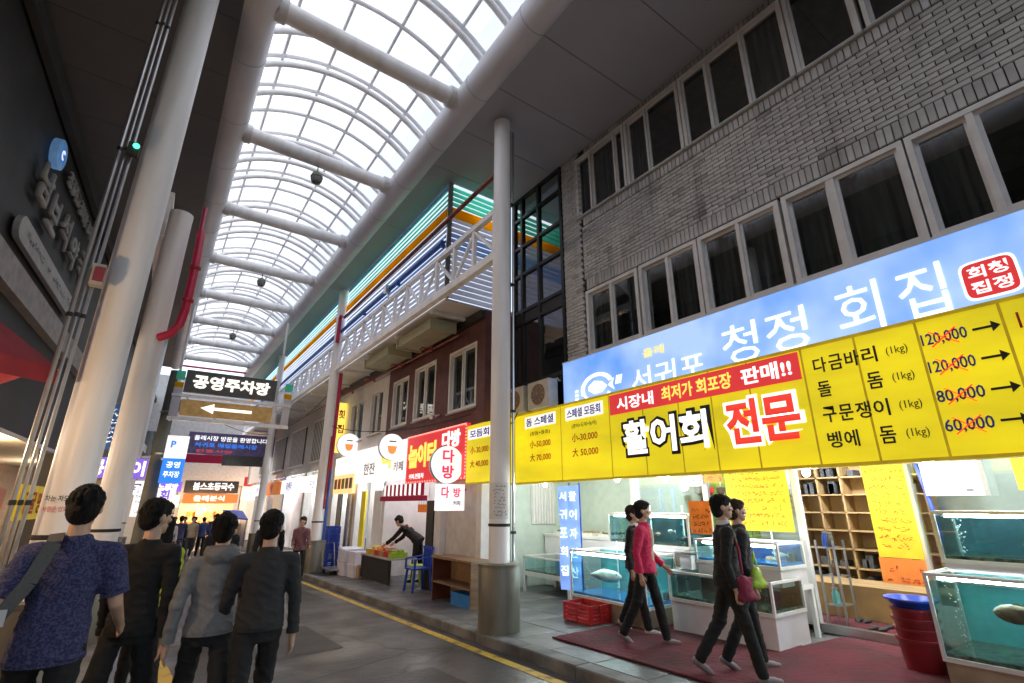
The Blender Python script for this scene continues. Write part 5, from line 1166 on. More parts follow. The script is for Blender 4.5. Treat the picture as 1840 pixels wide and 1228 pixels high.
# shelves inside, cubby case
cs_ = thing('cubby_shelf', 'light wood shoe cubby shelf seen through the open doorway', 'shelf', (9.2, 3.5, .14))
bx('back', M['wood'], cs_, 9.35, 9.38, 2.55, 4.35, .14, 2.3)
for i in range(6): y = 2.55 + i*.355; bx('divider', M['wood'], cs_, 9.0, 9.349, y, y+.025, .14, 2.3)
for i in range(9): z = .14 + i*.268; bx('shelf_board', M['wood'], cs_, 9.0, 9.349, 2.576, 4.35, z, z+.022)
b = MB(); 
for k in range(26): i = random.randrange(5); z = .162+.268*random.choice([1, 6, 7, 7, 2]); y = 2.6+i*.355+random.uniform(.02, .2); b.box(9.05, 9.3, y, y+.09, z+.001, z+random.uniform(.08, .2))
o = b.build('shelf_goods', M['c_jeans'], cs_); o['kind'] = 'stuff'
bn = thing('wooden_bench', 'light wood bench platform in front of the cubby shelf', 'bench', (8.6, 3.2, .14)); bx('seat', M['wood'], bn, 8.2, 8.98, 2.3, 4.4, .50, .55); bx('front_board', M['wood'], bn, 8.2, 8.23, 2.3, 4.4, .137, .499)
rk = thing('small_rack', 'small open metal rack with jars just inside the door post', 'rack', (7.75, 3.45, .14))
for y in (3.3, 3.52):
    for x in (7.6, 7.9): bx('upright', M['steel'], rk, x-.012, x+.012, y-.012, y+.012, .137, 1.15)
for z in (.35, .7, 1.05): bx('shelf', M['steel'], rk, 7.6, 7.9, 3.3, 3.52, z, z+.015)
for k in range(5):
    c = thing('jar', ['dark jar at the top of the small rack', 'blue jar at the top of the small rack', 'white jar on the middle shelf of the small rack', 'teal jar low on the small rack', 'brown jar on the middle shelf of the small rack'][k], 'jar', (7.68+.07*(k % 2), 3.36+.09*(k % 2), [1.066, 1.066, .716, .366, .716][k]), 'jars on the small rack')
    p = c.location; MB().lathe(p, [(.045, 0), (.045, .12), (.03, .15), (.03, .17)], 10).build('glass', M[['fish_dark', 'blue_plastic', 'pvc_white', 'teal_back', 'wood_brown'][k]], c, True); MB().lathe(p, [(.034, .17), (.034, .19)], 10).build('lid', M['steel'], c)
t = thing('water_heater', 'white wall mounted controller box with a pipe above the upper tank', 'heater', (7.2, 1.85, 1.75)); bx('case', M['plaster'], t, 7.12, 7.35, 1.52, 2.02, 1.70, 2.08); MB().tube([(7.2, 1.7, 2.08), (7.2, 1.7, 2.7)], .03, 8).build('pipe', M['steel'], t, True); bx('panel', M['alu_dark'], t, 7.112, 7.118, 1.60, 1.66, 1.74, 1.77)
t = thing('blue_hose', 'blue water hose hanging beside the tall yellow poster', 'hose', (7.2, 2.1, 1.3)); MB().tube([(7.2, 2.12, 2.5), (7.18, 2.06, 2.0), (7.2, 2.02, 1.6), (7.15, 1.98, 1.2)], .022, 8).build('hose', M['blue_plastic'], t, True)
for k, (x, y, z, r, mm, lab) in enumerate(((9.3, 5.0, 1.85, .2, 'wood', 'round tan basket hung on the tiled wall'), (9.3, 5.55, 2.1, .17, 'pole_dark', 'dark round pan hung on the tiled wall'), (7.33, 4.1, 2.36, .12, 'steel', 'steel bowl hung by the yellow poster'))):
    t = thing('round_basket', lab, 'basket', (x, y, z)); MB().lathe((x, y, z), [(r*.7, .06), (r, 0), (r*.96, 0), (r*.66, .05)], 18, M4=Matrix.Rotation(R(90), 4, 'Y')).build('bowl', M[mm], t, True)
t = thing('kitchen_scale', 'white dial scale on the white cabinet tank', 'scale', (6.4, 4.72, .77)); bx('body', M['pvc_white'], t, 6.3, 6.5, 4.6, 4.78, .762, .95); bx('pan', M['steel'], t, 6.24, 6.56, 4.55, 4.83, .97, .985); MB().lathe((6.297, 4.69, .86), [(.07, 0), (.07, .004)], 20, M4=Matrix.Rotation(R(-90), 4, 'Y')).build('dial', M['paper'], t); bx('stem', M['steel'], t, 6.38, 6.42, 4.67, 4.71, .951, .969)
# floor things
cp = thing('red_carpet', 'dark red carpet runner laid on the pavement before the fish shop', 'carpet', (5.4, 3, S(3)+.01))
b = MB(); nx, ny = 24, 80; 
def cpx(i, j): 
    f = j/ny; y = -2.2 + f*(5.45+2.2); x0 = 4.50; x1 = 7.34 if y < 3.3 else 6.5; x = x0 + (x1-x0)*i/nx; yy = y - (.0 if j < ny else .10*i/nx*-1)
    return (x, yy, S(yy)+.016+.014*noise.noise(Vector((x*1.7, yy*1.7, 1)))+.006*noise.noise(Vector((x*6, yy*2, 4))))
b.v = [Vector(cpx(i, j)) for j in range(ny+1) for i in range(nx+1)]; b.f = [(j*(nx+1)+i, j*(nx+1)+i+1, (j+1)*(nx+1)+i+1, (j+1)*(nx+1)+i) for j in range(ny) for i in range(nx)]
b.build('carpet_sheet', M['carpet'], cp, True)
b = MB(); b.tube([(4.5, -2.2, S(-2.2)+.012)]+[(4.5, y, S(y)+.014) for y in (0, 2, 4)]+[(4.5, 5.45, S(5.45)+.014)], .012, 6); b.build('bound_edge', M['carpet'], cp)
def crate(label, x0, x1, y0, y1, z, h, m, group=None):
    t = thing('plastic_crate', label, 'crate', ((x0+x1)/2, (y0+y1)/2, z), group); bx('base', M[m], t, x0, x1, y0, y1, z, z+.02)
    for k in range(4):
        za = z+.03+k*(h-.03)/4; zb = za+(h-.03)/4*.62
        if k == 3: zb = z+h
        bx('slat', M[m], t, x0, x0+.015, y0, y1, za, zb); bx('slat', M[m], t, x1-.015, x1, y0, y1, za, zb); bx('slat', M[m], t, x0+.015, x1-.015, y0, y0+.015, za, zb); bx('slat', M[m], t, x0+.015, x1-.015, y1-.015, y1, za, zb)
    for x in (x0+.02, (x0+x1)/2, x1-.02):
        for y in (y0-.006, y1+.006): bx('corner_rib', M[m], t, x-.02, x+.02, y-.005, y+.005, z, z+h)
    for y in (y0+.02, (y0+y1)/2, y1-.02):
        for x in (x0-.006, x1+.006): bx('corner_rib', M[m], t, x-.005, x+.005, y-.02, y+.02, z, z+h)
    return t
crate('red plastic crate on the pavement before the teal fish tank', 5.36, 5.76, 5.66, 6.22, S(5.9)+.01, .24, 'red_plastic')
t = thing('bucket_stack', 'stack of dark red plastic buckets beside the wide lower tank', 'bucket', (6.46, 2.17, S(2.2)))
for k in range(4): MB().lathe((6.46, 2.17, S(2.2)+.005), [(.155, .09*k), (.185, .09*k+.26), (.20, .09*k+.262), (.20, .09*k+.285), (.185, .09*k+.285)], 24).build('bucket', M['dark_red_plastic'], t, True)
t = thing('blue_basin', 'blue plastic basin on top of the dark red bucket stack', 'basin', (6.46, 2.17, .64)); MB().lathe((6.46, 2.17, S(2.2)+.555), [(.16, 0), (.21, .07), (.23, .072), (.23, .09), (.205, .088), (.15, .02)], 24).build('basin', M['blue_plastic'], t, True)
for k, (x, y) in enumerate(((7.7, 3.0), (7.95, 2.9), (7.9, 2.55), (8.05, 3.3))):
    t = thing('slipper_pair', ['dark slippers left of the doorway centre', 'dark slippers in the middle of the doorway', 'dark slippers right of the doorway centre', 'dark slippers at the bench foot'][k], 'slippers', (x, y, .14), 'slippers inside the doorway')
    for s_ in (-.05, .05): MB().ell((x, y+s_, .155), .12, .04, .02, 10, 5).build('slipper', M['shoe'], t, True)
# brown cupboard, chairs and stall goods before the cafes
t = thing('wooden_cupboard', 'low open brown wooden cupboard on the pavement behind the front column', 'cupboard', (5.0, 9.0, S(9)))
gz = S(9); bx('top', M['wood_brown'], t, 4.66, 5.10, 7.75, 9.22, gz+.72, gz+.76)
for y in (7.78, 9.17): bx('side_panel', M['wood_red' if y > 9 else 'wood_brown'], t, 4.68, 5.08, y-.015, y+.015, gz, gz+.719)
bx('back_panel', M['wood_brown'], t, 5.06, 5.08, 7.8, 9.15, gz+.05, gz+.719); bx('shelf', M['wood_brown'], t, 4.69, 5.055, 7.8, 9.15, gz+.30, gz+.33)
t = thing('blue_tub', 'blue plastic tub on the ground under the wooden cupboard', 'tub', (4.9, 8.1, gz)); bx('tub', M['sky_plastic'], t, 4.72, 5.02, 7.85, 8.5, gz+.012, gz+.2); bx('rim', M['sky_plastic'], t, 4.71, 5.03, 7.84, 8.51, gz+.2, gz+.22)
def chair(t, x, y, z, m, ang=0):
    """monobloc chair pieces; front toward -x"""
    b = MB(); b.box(x-.22, x+.20, y-.21, y+.21, z+.42, z+.45); b.build('seat', M[m], t)
    for i in range(5): bx('back_slat', M[m], t, x+.19, x+.215, y-.19+i*.085, y-.145+i*.085, z+.46, z+.80)
    bx('back_rail', M[m], t, x+.185, x+.22, y-.21, y+.21, z+.80, z+.86)
    for sx, sy in ((-1,-1),(-1,1),(1,-1),(1,1)): MB().bar((x+sx*.17, y+sy*.18, z+.42), (x+sx*.21, y+sy*.21, z), .045, .035).build('leg', M[m], t)
    for sy in (-1, 1): MB().bar((x-.20, y+sy*.22, z+.62), (x+.2, y+sy*.22, z+.66), .05, .025).build('armrest', M[m], t); MB().bar((x-.19, y+sy*.22, z+.43), (x-.19, y+sy*.22, z+.61), .04, .03).build('arm_post', M[m], t)
t = thing('plastic_chair', 'blue plastic armchair on the pavement by the cafe stall', 'chair', (4.95, 10.35, S(10.3))); chair(t, 4.95, 10.35, S(10.3), 'blue_plastic')
t = thing('plastic_stool', 'green plastic stool behind the blue armchair', 'stool', (5.2, 11.0, S(11))); bx('seat', M['lime_plastic'], t, 5.05, 5.4, 10.85, 11.2, .30, .34)
for x in (5.08, 5.37):
    for y in (10.88, 11.17): MB().bar((x, y, .30), (x+(x-5.22)*.2, y+(y-11.02)*.2, S(11)), .04).build('leg', M['lime_plastic'], t)
t = thing('goods_table', 'low stall table with a grey skirt and baskets before the cafe door', 'table', (5.1, 12.2, S(12)))
gz = S(12.2); bx('top', M['plaster_grey'], t, 4.70, 5.35, 11.3, 13.2, gz+.55, gz+.58); bx('skirt', M['c_charcoal'], t, 4.72, 4.74, 11.32, 13.18, gz+.05, gz+.549)
for x in (4.74, 5.3):
    for y in (11.36, 13.14): bx('leg', M['steel'], t, x-.02, x+.02, y-.02, y+.02, gz, gz+.549)
for k in range(6):
    y = 11.5+k*.29; mm = ['lime_plastic', 'red_plastic', 'wood', 'red_plastic', 'yellow_plastic', 'yellow_plastic'][k]
    c = thing('goods_basket', ['lime basket nearest the blue chair', 'red basket next to the lime one', 'tan basket between two red ones', 'red basket left of the tan one', 'yellow basket left of the red baskets', 'yellow basket at the far end of the table'][k] + ' on the stall table', 'basket', (4.95, y, gz+.58), 'baskets on the stall table')
    bx('basket', M[mm], c, 4.78, 5.15, y-.12, y+.12, gz+.582, gz+.70); b = MB()
    for q in range(9): b.ell((random.uniform(4.84, 5.1), random.uniform(y-.08, y+.08), gz+.72), .045, .045, .04, 7, 5)
    o = b.build('goods', M[['green_plastic', 'wood', 'red_plastic', 'poster_orange', 'wood', 'poster_yellow'][k]], c); o['kind'] = 'stuff'
k = 0
for i, (x, y, dz) in enumerate(((4.85, 14.4, 0), (4.85, 14.4, .33), (4.9, 13.75, 0), (5.0, 14.95, 0), (5.0, 14.95, .33), (4.92, 13.78, .3))):
    g = S(14.4)+dz; t = thing('styrofoam_box', ['white foam box at the bottom of the middle stack', 'white foam box on top of the middle stack', 'white foam box at the bottom of the near stack', 'white foam box at the bottom of the far stack', 'white foam box on top of the far stack', 'white foam box on top of the near stack'][i] + ' by the white cafe', 'box', (x, y, g), 'foam boxes by the white cafe')
    bx('box', M['styrofoam'], t, x-.24, x+.24, y-.26, y+.26, g+.003, g+.26); bx('lid', M['styrofoam'], t, x-.25, x+.25, y-.27, y+.27, g+.262, g+.318)
for i in range(5):
    g = S(16.2)+i*.24; crate(['bottom', 'second', 'middle', 'fourth', 'topmost'][i] + ' blue crate of the stack behind the second column', 4.75, 5.1, 16.3, 16.75, g+.002, .23, 'blue_plastic', 'blue crates stacked behind the second column')
t = thing('hand_truck', 'steel hand truck with black wheels lying at the second column', 'hand truck', (4.5, 15.0, S(15))); g = S(15)
bx('deck', M['steel'], t, 4.35, 4.75, 14.5, 15.3, g+.12, g+.15); MB().tube([(4.38, 15.3, g+.14), (4.38, 15.55, g+.75), (4.72, 15.55, g+.75), (4.72, 15.3, g+.14)], .014, 8).build('handle', M['steel'], t, True)
for x in (4.40, 4.70):
    for y in (14.6, 15.2): MB().tube([(x-.02, y, g+.06), (x+.02, y, g+.06)], .058, 12).build('wheel', M['black'], t)
t = thing('rubber_mat', 'dark rubber mat on the pavement under the hand truck', 'mat', (4.5, 14.9, g)); bx('mat', M['black'], t, 4.1, 4.95, 14.2, 15.4, g-.03, g+.012)
t = thing('wall_camera', 'small white security camera on the maroon wall', 'camera', (5.1, 10.3, 3.55)); MB().tube([(5.24, 10.3, 3.6), (5.1, 10.3, 3.55)], .02, 8).build('arm', M['pvc_white'], t); MB().tube([(5.14, 10.36, 3.56), (4.98, 10.2, 3.50)], .045, 10).build('body', M['pvc_white'], t, True)
for i, (y, z) in enumerate(((7.98, 3.42), (7.2, 3.46))):
    t = thing('outdoor_unit', ['left air conditioner unit above the yellow banner', 'right air conditioner unit above the yellow banner'][i], 'air conditioner', (5.9, y, 3.34), 'air conditioner units above the banner')
    bx('case', M['plaster'], t, 5.72, 5.94, y-.32, y+.32, 3.34, 3.86); MB().lathe((5.719, y, 3.6), [(.2, 0), (.2, .012), (.19, .016)], 22, M4=Matrix.Rotation(R(-90), 4, 'Y')).build('fan_grille', M['wood_brown'], t)
    MB().lathe((5.70, y, 3.6), [(.05, 0), (.05, .01)], 12, M4=Matrix.Rotation(R(-90), 4, 'Y')).build('fan_hub', M['steel'], t)
    for k in range(6): a = math.pi*k/6; MB().bar((5.700, y-.19*math.cos(a), 3.6-.19*math.sin(a)), (5.700, y+.19*math.cos(a), 3.6+.19*math.sin(a)), .006).build('grille_wire', M['steel'], t)
for i, (a, c, sag, lab) in enumerate((((5.2, 8.8, 3.4), (4.3, 15.6, 3.9), .25, 'black cable sagging along the cafe signs'), ((4.28, 6.35, 2.9), (5.85, 8.0, 3.45), .2, 'black cable from the front column to the air conditioners'), ((4.3, 15.7, 5.2), (4.3, 25.0, 5.0), .4, 'black cable between second and third right columns'), ((.1, 20.6, 5.6), (4.2, 25.1, 4.7), .5, 'black cable from the concrete pole across the street'), ((5.95, 6.65, 3.9), (6.0, 6.7, 8.3), .0, 'black cable running up the brick pier'))):
    t = thing('overhead_cable', lab, 'cable', a, 'black cables strung along the street'); a_ = Vector(a); c_ = Vector(c)
    MB().tube([a_.lerp(c_, q/10) - Vector((0, 0, sag*4*(q/10)*(1-q/10))) for q in range(11)], .011, 6).build('cable', M['black'], t, True)
t = thing('cardboard_box', 'open brown cardboard box on the pavement by the goods table', 'box', (4.9, 13.35, S(13.3))); bx('box', M['wood'], t, 4.72, 5.1, 13.32, 13.6, S(13.4)+.004, S(13.4)+.3); MB().add([(4.72,13.32,S(13.4)+.302),(5.1,13.32,S(13.4)+.302),(5.1,13.16,S(13.4)+.24),(4.72,13.16,S(13.4)+.24),(4.72,13.32,S(13.4)+.306),(5.1,13.32,S(13.4)+.306),(5.1,13.16,S(13.4)+.244),(4.72,13.16,S(13.4)+.244)], [(3,2,1,0),(4,5,6,7),(0,1,5,4),(1,2,6,5),(2,3,7,6),(3,0,4,7)]).build('flap', M['wood'], t)
for k in range(4):
    y = 10.65+k*.12; c = thing('hanging_tag', ['leftmost', 'second', 'third', 'rightmost'][3-k] + ' orange price tag hanging at the cafe pillar', 'tag', (5.2, y, 1.5), 'orange price tags at the cafe pillar'); bx('card', M['poster_orange'], c, 5.19, 5.2, y-.05, y+.05, 1.45, 1.62); MB().tube([(5.195, y, 1.62), (5.195, y, 1.72)], .003, 5).build('string', M['ink'], c)
for k, (x0, x1, z0, z1, mm, tx, ink, lab) in enumerate(((-1.6, .2, 2.2, 3.0, 'lit_white_panel', '약국', 'ink_blue', 'white lit sign with blue letters at the far left of the street end'), (.35, 1.75, 1.5, 2.2, 'lit_cream', '분식', 'ink_red', 'cream lit sign with red letters left of the orange stall'), (.35, 1.75, 2.4, 3.0, 'lit_purple', '노래방', 'lit_white', 'violet lit sign left of the black shop sign'), (5.2, 7.2, 2.8, 3.4, 'lit_red', '흑돼지', 'lit_yl', 'red lit sign above the beige shop sign'), (7.4, 9.4, 2.8, 3.4, 'lit_bluebox', '횟집', 'lit_white', 'blue lit sign right of the red one at the street end'))):
    t = thing('shop_sign', lab, 'sign', ((x0+x1)/2, 38, z0), 'lit signs at the street end'); bx('sign_box', M[mm], t, x0, x1, 38.0, 38.2, z0, z1); text('lettering', tx, ((x0+x1)/2, 38, (z0+z1)/2), 'front', M[ink], t, h=(z1-z0)*.6, bold=.03)
bulb((.9, 37.4, 1.0), 70, 'warm bulb under the cream sign at the street end', 'bulb_warm', (1, .72, .42), 'warm bulbs at the street end', .5)
# bulbs under the banner
for i, (x, y, z, e) in enumerate(((6.5, 8.0, 2.0, 16), (6.5, 6.05, 2.03, 16), (6.5, 5.05, 2.0, 13), (6.45, 2.95, 1.98, 12), (6.5, 1.75, 2.0, 12), (6.55, 0.85, 1.98, 12))):
    bulb((x, y, z), e, ['bulb over the white legged tank', 'bulb over the teal fish tank', 'bulb over the upper dark tank', 'bulb over the open doorway', 'bulb over the left end of the wide upper tank', 'bulb right of the white controller box'][i], drop=2.77-z if y < 6.4 else 2.84-z)
for i, (x, y) in enumerate(((8.6, 5.2), (8.3, 3.1), (8.6, .6))): bulb((x, y, 2.5), 46, ['bulb before the tiled wall at the left', 'bulb before the cubby shelf', 'bulb before the tiled wall at the right'][i], drop=.26, group='bulbs inside the fish shop')
for i, (x, y, e) in enumerate(((5.9, 11.6, 20), (5.9, 14.3, 18), (5.9, 16.9, 18), (6.0, 20.5, 34), (6.0, 25, 34), (6.0, 30, 34))): bulb((x, y, 2.5), e, ['bulb in the cafe with the picture frame', 'bulb behind the white cafe sign', 'bulb behind the picture menu', 'bulb in the first shop of the grey building', 'bulb in the second shop of the grey building', 'bulb in the third shop of the grey building'][i], drop=.3, group='bulbs inside the cafes')
bulb((3.2, 37.6, 1.4), 110, 'warm bulb in the orange stall at the end of the street', 'bulb_warm', (1, .66, .36), 'warm bulbs at the street end', .4); bulb((7, 39, 2.2), 110, 'warm bulb under the beige shop sign', 'bulb_warm', (1, .75, .5), 'warm bulbs at the street end', .6)

# ================================================================== PEOPLE
def remeshed(b, name, m, parent, vox, smooth=4, fold=0.0, seed=0.0, fs=9.0):
    me = b.mesh('tmp', m); o = bpy.data.objects.new('tmp', me); sc.collection.objects.link(o)
    r = o.modifiers.new('r', 'REMESH'); r.mode = 'VOXEL'; r.voxel_size = vox; r.adaptivity = 0.0
    s = o.modifiers.new('s', 'SMOOTH'); s.factor = 0.5; s.iterations = smooth
    dg = bpy.context.evaluated_depsgraph_get(); nm = bpy.data.meshes.new_from_object(o.evaluated_get(dg))
    bpy.data.objects.remove(o); bpy.data.meshes.remove(me)
    if fold:
        nm.update()
        cos = [v.co.copy() for v in nm.vertices]; nrm = [v.normal.copy() for v in nm.vertices]
        for v, c, n in zip(nm.vertices, cos, nrm):
            p = Vector((c.x*fs, c.y*fs, c.z*fs*1.6 + c.x*5 + seed)); q = noise.noise(p); v.co = c + n*(fold*max(-.25, 1.5*(.5-abs(q)*2.2) + .5*noise.noise(p*2.7)))
    nm.materials.clear(); nm.materials.append(m)
    for p in nm.polygons: p.use_smooth = True; p.material_index = 0
    nm.name = name; q = bpy.data.objects.new(name, nm); COL.objects.link(q); q.parent = parent; ORG[q.name] = (0, 0, 0); return q
def person(label, loc, heading, h, top, trousers, shoes='shoe', hair='hair', legs=((25, 5), (-22, 12)), arms=((-18, 15, 8), (20, 20, 8)), lean=3, female=False, sleeve='long', longhair=False, cap=None, hood=False, collar=None, look=0, tilt=0, far=False, group=None, fat=1.0, hem=.86, front=None, arm_ab=9):
    """heading: degrees, 0 walks up the street (+y), 180 walks back toward the viewer. legs: (swing, knee bend) L,R; arms: (swing, elbow, abduction)"""
    g = loc[2]; t = thing('person', label, 'person', loc, group, rotz=R(heading), local=True); k = h/1.70
    t.scale = (k, k, k)
    sh = (.168 if female else .185) * (.4 + .6*fat); W = fat * .90
    # joints
    def leg(sx, a, kb):
        hip = Vector((sx*.09, 0, .90)); kn = hip + Vector((sx*.01, .42*math.sin(R(a)), -.42*math.cos(R(a)))); an = kn + Vector((0, .42*math.sin(R(a-kb)), -.42*math.cos(R(a-kb)))); return hip, kn, an
    LG = [leg(-1, *legs[0]), leg(1, *legs[1])]
    dz = min(p[2].z for p in LG) - .075; drop = Vector((0, 0, -dz))
    LG = [[p + drop for p in l] for l in LG]; hz = .92 - dz
    sp = Vector((0, math.sin(R(lean)), math.cos(R(lean)))); pel = Vector((0, 0, hz)); chest = pel + sp*.34; neck = pel + sp*.53
    hl = R(lean*.7 + tilt); head = neck + Vector((0, math.sin(hl)*.18, math.cos(hl)*.175)); 
    AR = []
    for sx, (a, e, ab) in zip((-1, 1), arms):
        s_ = neck - sp*.075 + Vector((sx*sh, 0, 0)); d1 = Vector((sx*math.sin(R(ab)), math.sin(R(a)), -math.cos(R(a)))).normalized(); el = s_ + d1*.285
        d2 = Vector((sx*math.sin(R(ab*.3)), math.sin(R(a+e)), -math.cos(R(a+e)))).normalized(); wr = el + d2*.25; AR.append((s_, el, wr, d2))
    vb = .016 if far else .0075
    # body: head, neck, torso, arms, hands with five fingers, legs: one surface
    b = MB(); rz = Matrix.Rotation(R(look), 3, 'Z') @ Matrix.Rotation(-hl*.6, 3, 'X')
    def H(x, y, z): return head + rz @ Vector((x, y, z))
    b.ell(H(0, -.005, .02), .077, .096, .105, 14, 10, rz); b.ell(H(0, .028, -.055), .056, .062, .062, 12, 8, rz); b.ell(H(0, .068, -.085), .028, .024, .024, 8, 6, rz)
    b.caps(H(0, .086, .020), H(0, .100, -.018), .009, .013, 8); b.ell(H(0, .083, -.052), .024, .014, .014, 8, 6, rz)
    for s_ in (-1, 1): b.ell(H(s_*.077, -.008, 0), .013, .024, .034, 8, 6, rz); b.ell(H(s_*.040, .070, -.012), .022, .018, .02, 8, 6, rz)
    b.caps(neck - sp*.05, head - Vector((0, .01, .05)), .058, .052)
    b.ell(pel, .125*W, .085*W, .11); b.ell(pel + sp*.17, .115*W, .08*W, .14); b.ell(chest, .135*W, .09*W, .16); b.caps(AR[0][0], AR[1][0], .048, .048)
    for s_, el, wr, d2 in AR:
        b.caps(s_, el, .046, .038); b.caps(el, wr, .037, .026)
    for hip, kn, an in LG:
        b.caps(hip, kn, .066, .042); b.caps(kn, an, .042, .028)
    for i, (s_, el, wr, d2) in enumerate(AR):
        sx = -1 if i == 0 else 1; inn = Vector((-sx, 0, 0)); fwd = Vector((0, 1, 0)); fwd = (fwd - d2*fwd.dot(d2)).normalized()
        pc = wr + d2*.05; b.caps(wr, wr + d2*.085 + fwd*.012, .024, .022); b.caps(wr + d2*.02, wr + d2*.085 - fwd*.014, .02, .018)
        if not far:
            for f in range(4):
                o_ = fwd*(.030 - f*.0195); L = (.062, .070, .066, .052)[f]; p0 = wr + d2*.088 + o_; p1 = p0 + d2*L*.5 + inn*.006; p2 = p1 + (d2*.8 + inn*.55).normalized()*L*.5
                b.caps(p0, p1, .0085, .008, 7); b.caps(p1, p2, .008, .0068, 7)
            q0 = wr + d2*.03 + fwd*.022; q1 = q0 + (d2*.7 + fwd*.75).normalized()*.038; q2 = q1 + (d2*.95 + fwd*.2 + inn*.2).normalized()*.03; b.caps(q0, q1, .011, .0095, 7); b.caps(q1, q2, .0095, .008, 7)
        else: b.caps(wr + d2*.08, wr + d2*.15, .022, .014)
    remeshed(b, 'body', M['skin'], t, vb, 2)
    if not far:
        for s_ in (-1, 1): MB().ell(H(s_*.032, .083, .015), .013, .008, .006, 8, 6, rz).build('eye', M['eye_dark'], t, True); MB().caps(H(s_*.018, .094, .038), H(s_*.05, .082, .040), .0045, .003, 6).build('eyebrow', M[hair], t)
        MB().ell(H(0, .0925, -.055), .022, .008, .006, 8, 5, rz).build('mouth', M['skin_shade'], t, True)
    # hair
    b = MB(); b.ell(H(0, -.018, .045), .088, .104, .092, 14, 10, rz); b.ell(H(0, -.045, -.002), .083, .078, .092, 12, 8, rz); b.ell(H(0, .045, .085), .068, .052, .036, 12, 8, rz)
    if longhair: b.ell(H(0, -.045, -.10), .088, .066, .13, 12, 8, rz)
    elif female:
        b.ell(H(0, -.045, -.035), .082, .07, .075, 12, 8, rz); b.ell(H(0, .01, .085), .080, .085, .05, 12, 8, rz)
    if not far:
        rh = random.Random(int(abs(loc[0]*1000)))
        for _ in range(90):
            th = rh.uniform(0, 6.283); ph = rh.uniform(.05, 1.75)
            if math.sin(th) > .55 and ph > 1.05: continue          # keep the face clear
            def hp_(f): return H(.088*math.sin(f)*math.cos(th), -.022+.104*math.sin(f)*math.sin(th), .045+.094*math.cos(f)*(1 if f < 1.57 else 1.2))
            b.caps(hp_(ph), hp_(ph + rh.uniform(.25, .5)), rh.uniform(.007, .011), .004, 6)
    remeshed(b, 'hair', M[hair], t, .0065 if not far else .02, 1, .003, seed=loc[0]*7, fs=60)
    if cap:
        cp_ = MB(); cp_.ell(H(0, -.008, .065), .098, .112, .082, 16, 10, rz); cp_.caps(H(-.03, .09, .055), H(-.035, .17, .045), .055, .045); cp_.caps(H(.03, .09, .055), H(.035, .17, .045), .055, .045)
        remeshed(cp_, 'cap', M[cap], t, .012, 2)
    # top
    b = MB(); zz = hem - dz*1.0
    hp = pel + (sp*(hem - .92) if lean > 20 else Vector((0, 0, hem - .92)))
    b.loft([(hp, .196*W, .156*W), (pel + sp*.06, .186*W, .146*W), (pel + sp*.20, .166*W, .124*W), (chest, .178*W, .132*W), (chest + sp*.09, .178*W, .122*W), (neck - sp*.03, .095, .082)], 24, Matrix.Rotation(-R(lean), 3, 'X'))
    b.caps(AR[0][0] + Vector((.02, 0, .0)), AR[1][0] - Vector((.02, 0, .0)), .072, .072)
    for s_, el, wr, d2 in AR:
        if sleeve == 'long': b.caps(s_, el, .070*W, .056*W); b.tube([el - (wr-el).normalized()*.03, el, wr - d2*.015], .056*W, 14, r1=.043)
        else:
            m_ = s_ + (el - s_)*.78; b.caps(s_, s_ + (el-s_)*.3, .074*W, .072*W); b.tube([s_, m_], .074*W, 14, r1=.074*W)
    if hood: b.ell(neck + Vector((0, -.075, .0)), .12, .07, .075, 12, 8); b.caps(neck + Vector((-.08, -.02, .03)), neck + Vector((.08, -.02, .03)), .045, .045)
    else: b.loft([(neck - sp*.06, .10, .09), (neck + sp*.03, .068, .066)], 18)
    remeshed(b, 'top', M[top], t, .012 if not far else .02, 3, .0075, seed=loc[0]*3)
    if not far and lean < 20:
        c = MB(); c.loft([(hp + Vector((0, 0, -.004)), .190*W, .150*W), (hp + Vector((0, 0, .028)), .192*W, .152*W)], 26); c.build('hem_band', M[top], t, True)
        if sleeve == 'long':
            for s_, el, wr, d2 in AR: c = MB(); c.tube([wr - d2*.045, wr - d2*.008], .047, 14); c.build('cuff', M[top], t, True)
        else:
            for s_, el, wr, d2 in AR: m_ = s_ + (el - s_)*.76; c = MB(); c.tube([m_, m_ + (el-s_)*.06], .075*W+.003, 14); c.build('cuff', M[top], t, True)
    if collar: 
        c = MB(); c.loft([(neck - sp*.0, .078, .075), (neck + sp*.045, .070, .068)], 18); c.build('collar', M[collar], t, True)
    if front:   # open front panel showing the inner top
        f = MB(); f.ell(chest + Vector((0, .085, .02)), .055, .056, .15, 12, 8); f.ell(pel + sp*.14 + Vector((0, .085, 0)), .06, .052, .12, 12, 8); remeshed(f, 'inner_top', M[front], t, .012, 3, .003)
    # trousers
    b = MB(); b.loft([(pel + Vector((0, 0, -.10)), .152*W, .112*W), (pel, .158*W, .114*W), (pel + Vector((0, 0, .07)), .146*W, .104*W)], 22)
    for hip, kn, an in LG: b.caps(hip, kn, .090*W, .068); b.tube([kn - (an-kn).normalized()*.04, kn, an + (an-kn).normalized()*.02], .072, 14, r1=.056)
    remeshed(b, 'trousers', M[trousers], t, .012 if not far else .02, 3, .007, seed=loc[1])
    # shoes
    for i, (hip, kn, an) in enumerate(LG):
        kb = legs[i][0] - legs[i][1]; pit = R(max(-35, min(20, kb)))*(.9 if kb < 0 else .5)
        rx = Matrix.Rotation(pit, 3, 'X'); b = MB()
        def F(y, z): return an + rx @ Vector((0, y, z))
        b.caps(F(-.03, -.035), F(.10, -.045), .040, .034); b.caps(F(.06, -.048), F(.15, -.052), .036, .026); b.caps(F(0, 0), F(0, -.03), .046, .042)
        so = remeshed(b, 'shoe', M[shoes], t, .012 if not far else .02, 2)
    return t
def at(x, y, pave=False): return (x, y, S(y) if pave else G(y))
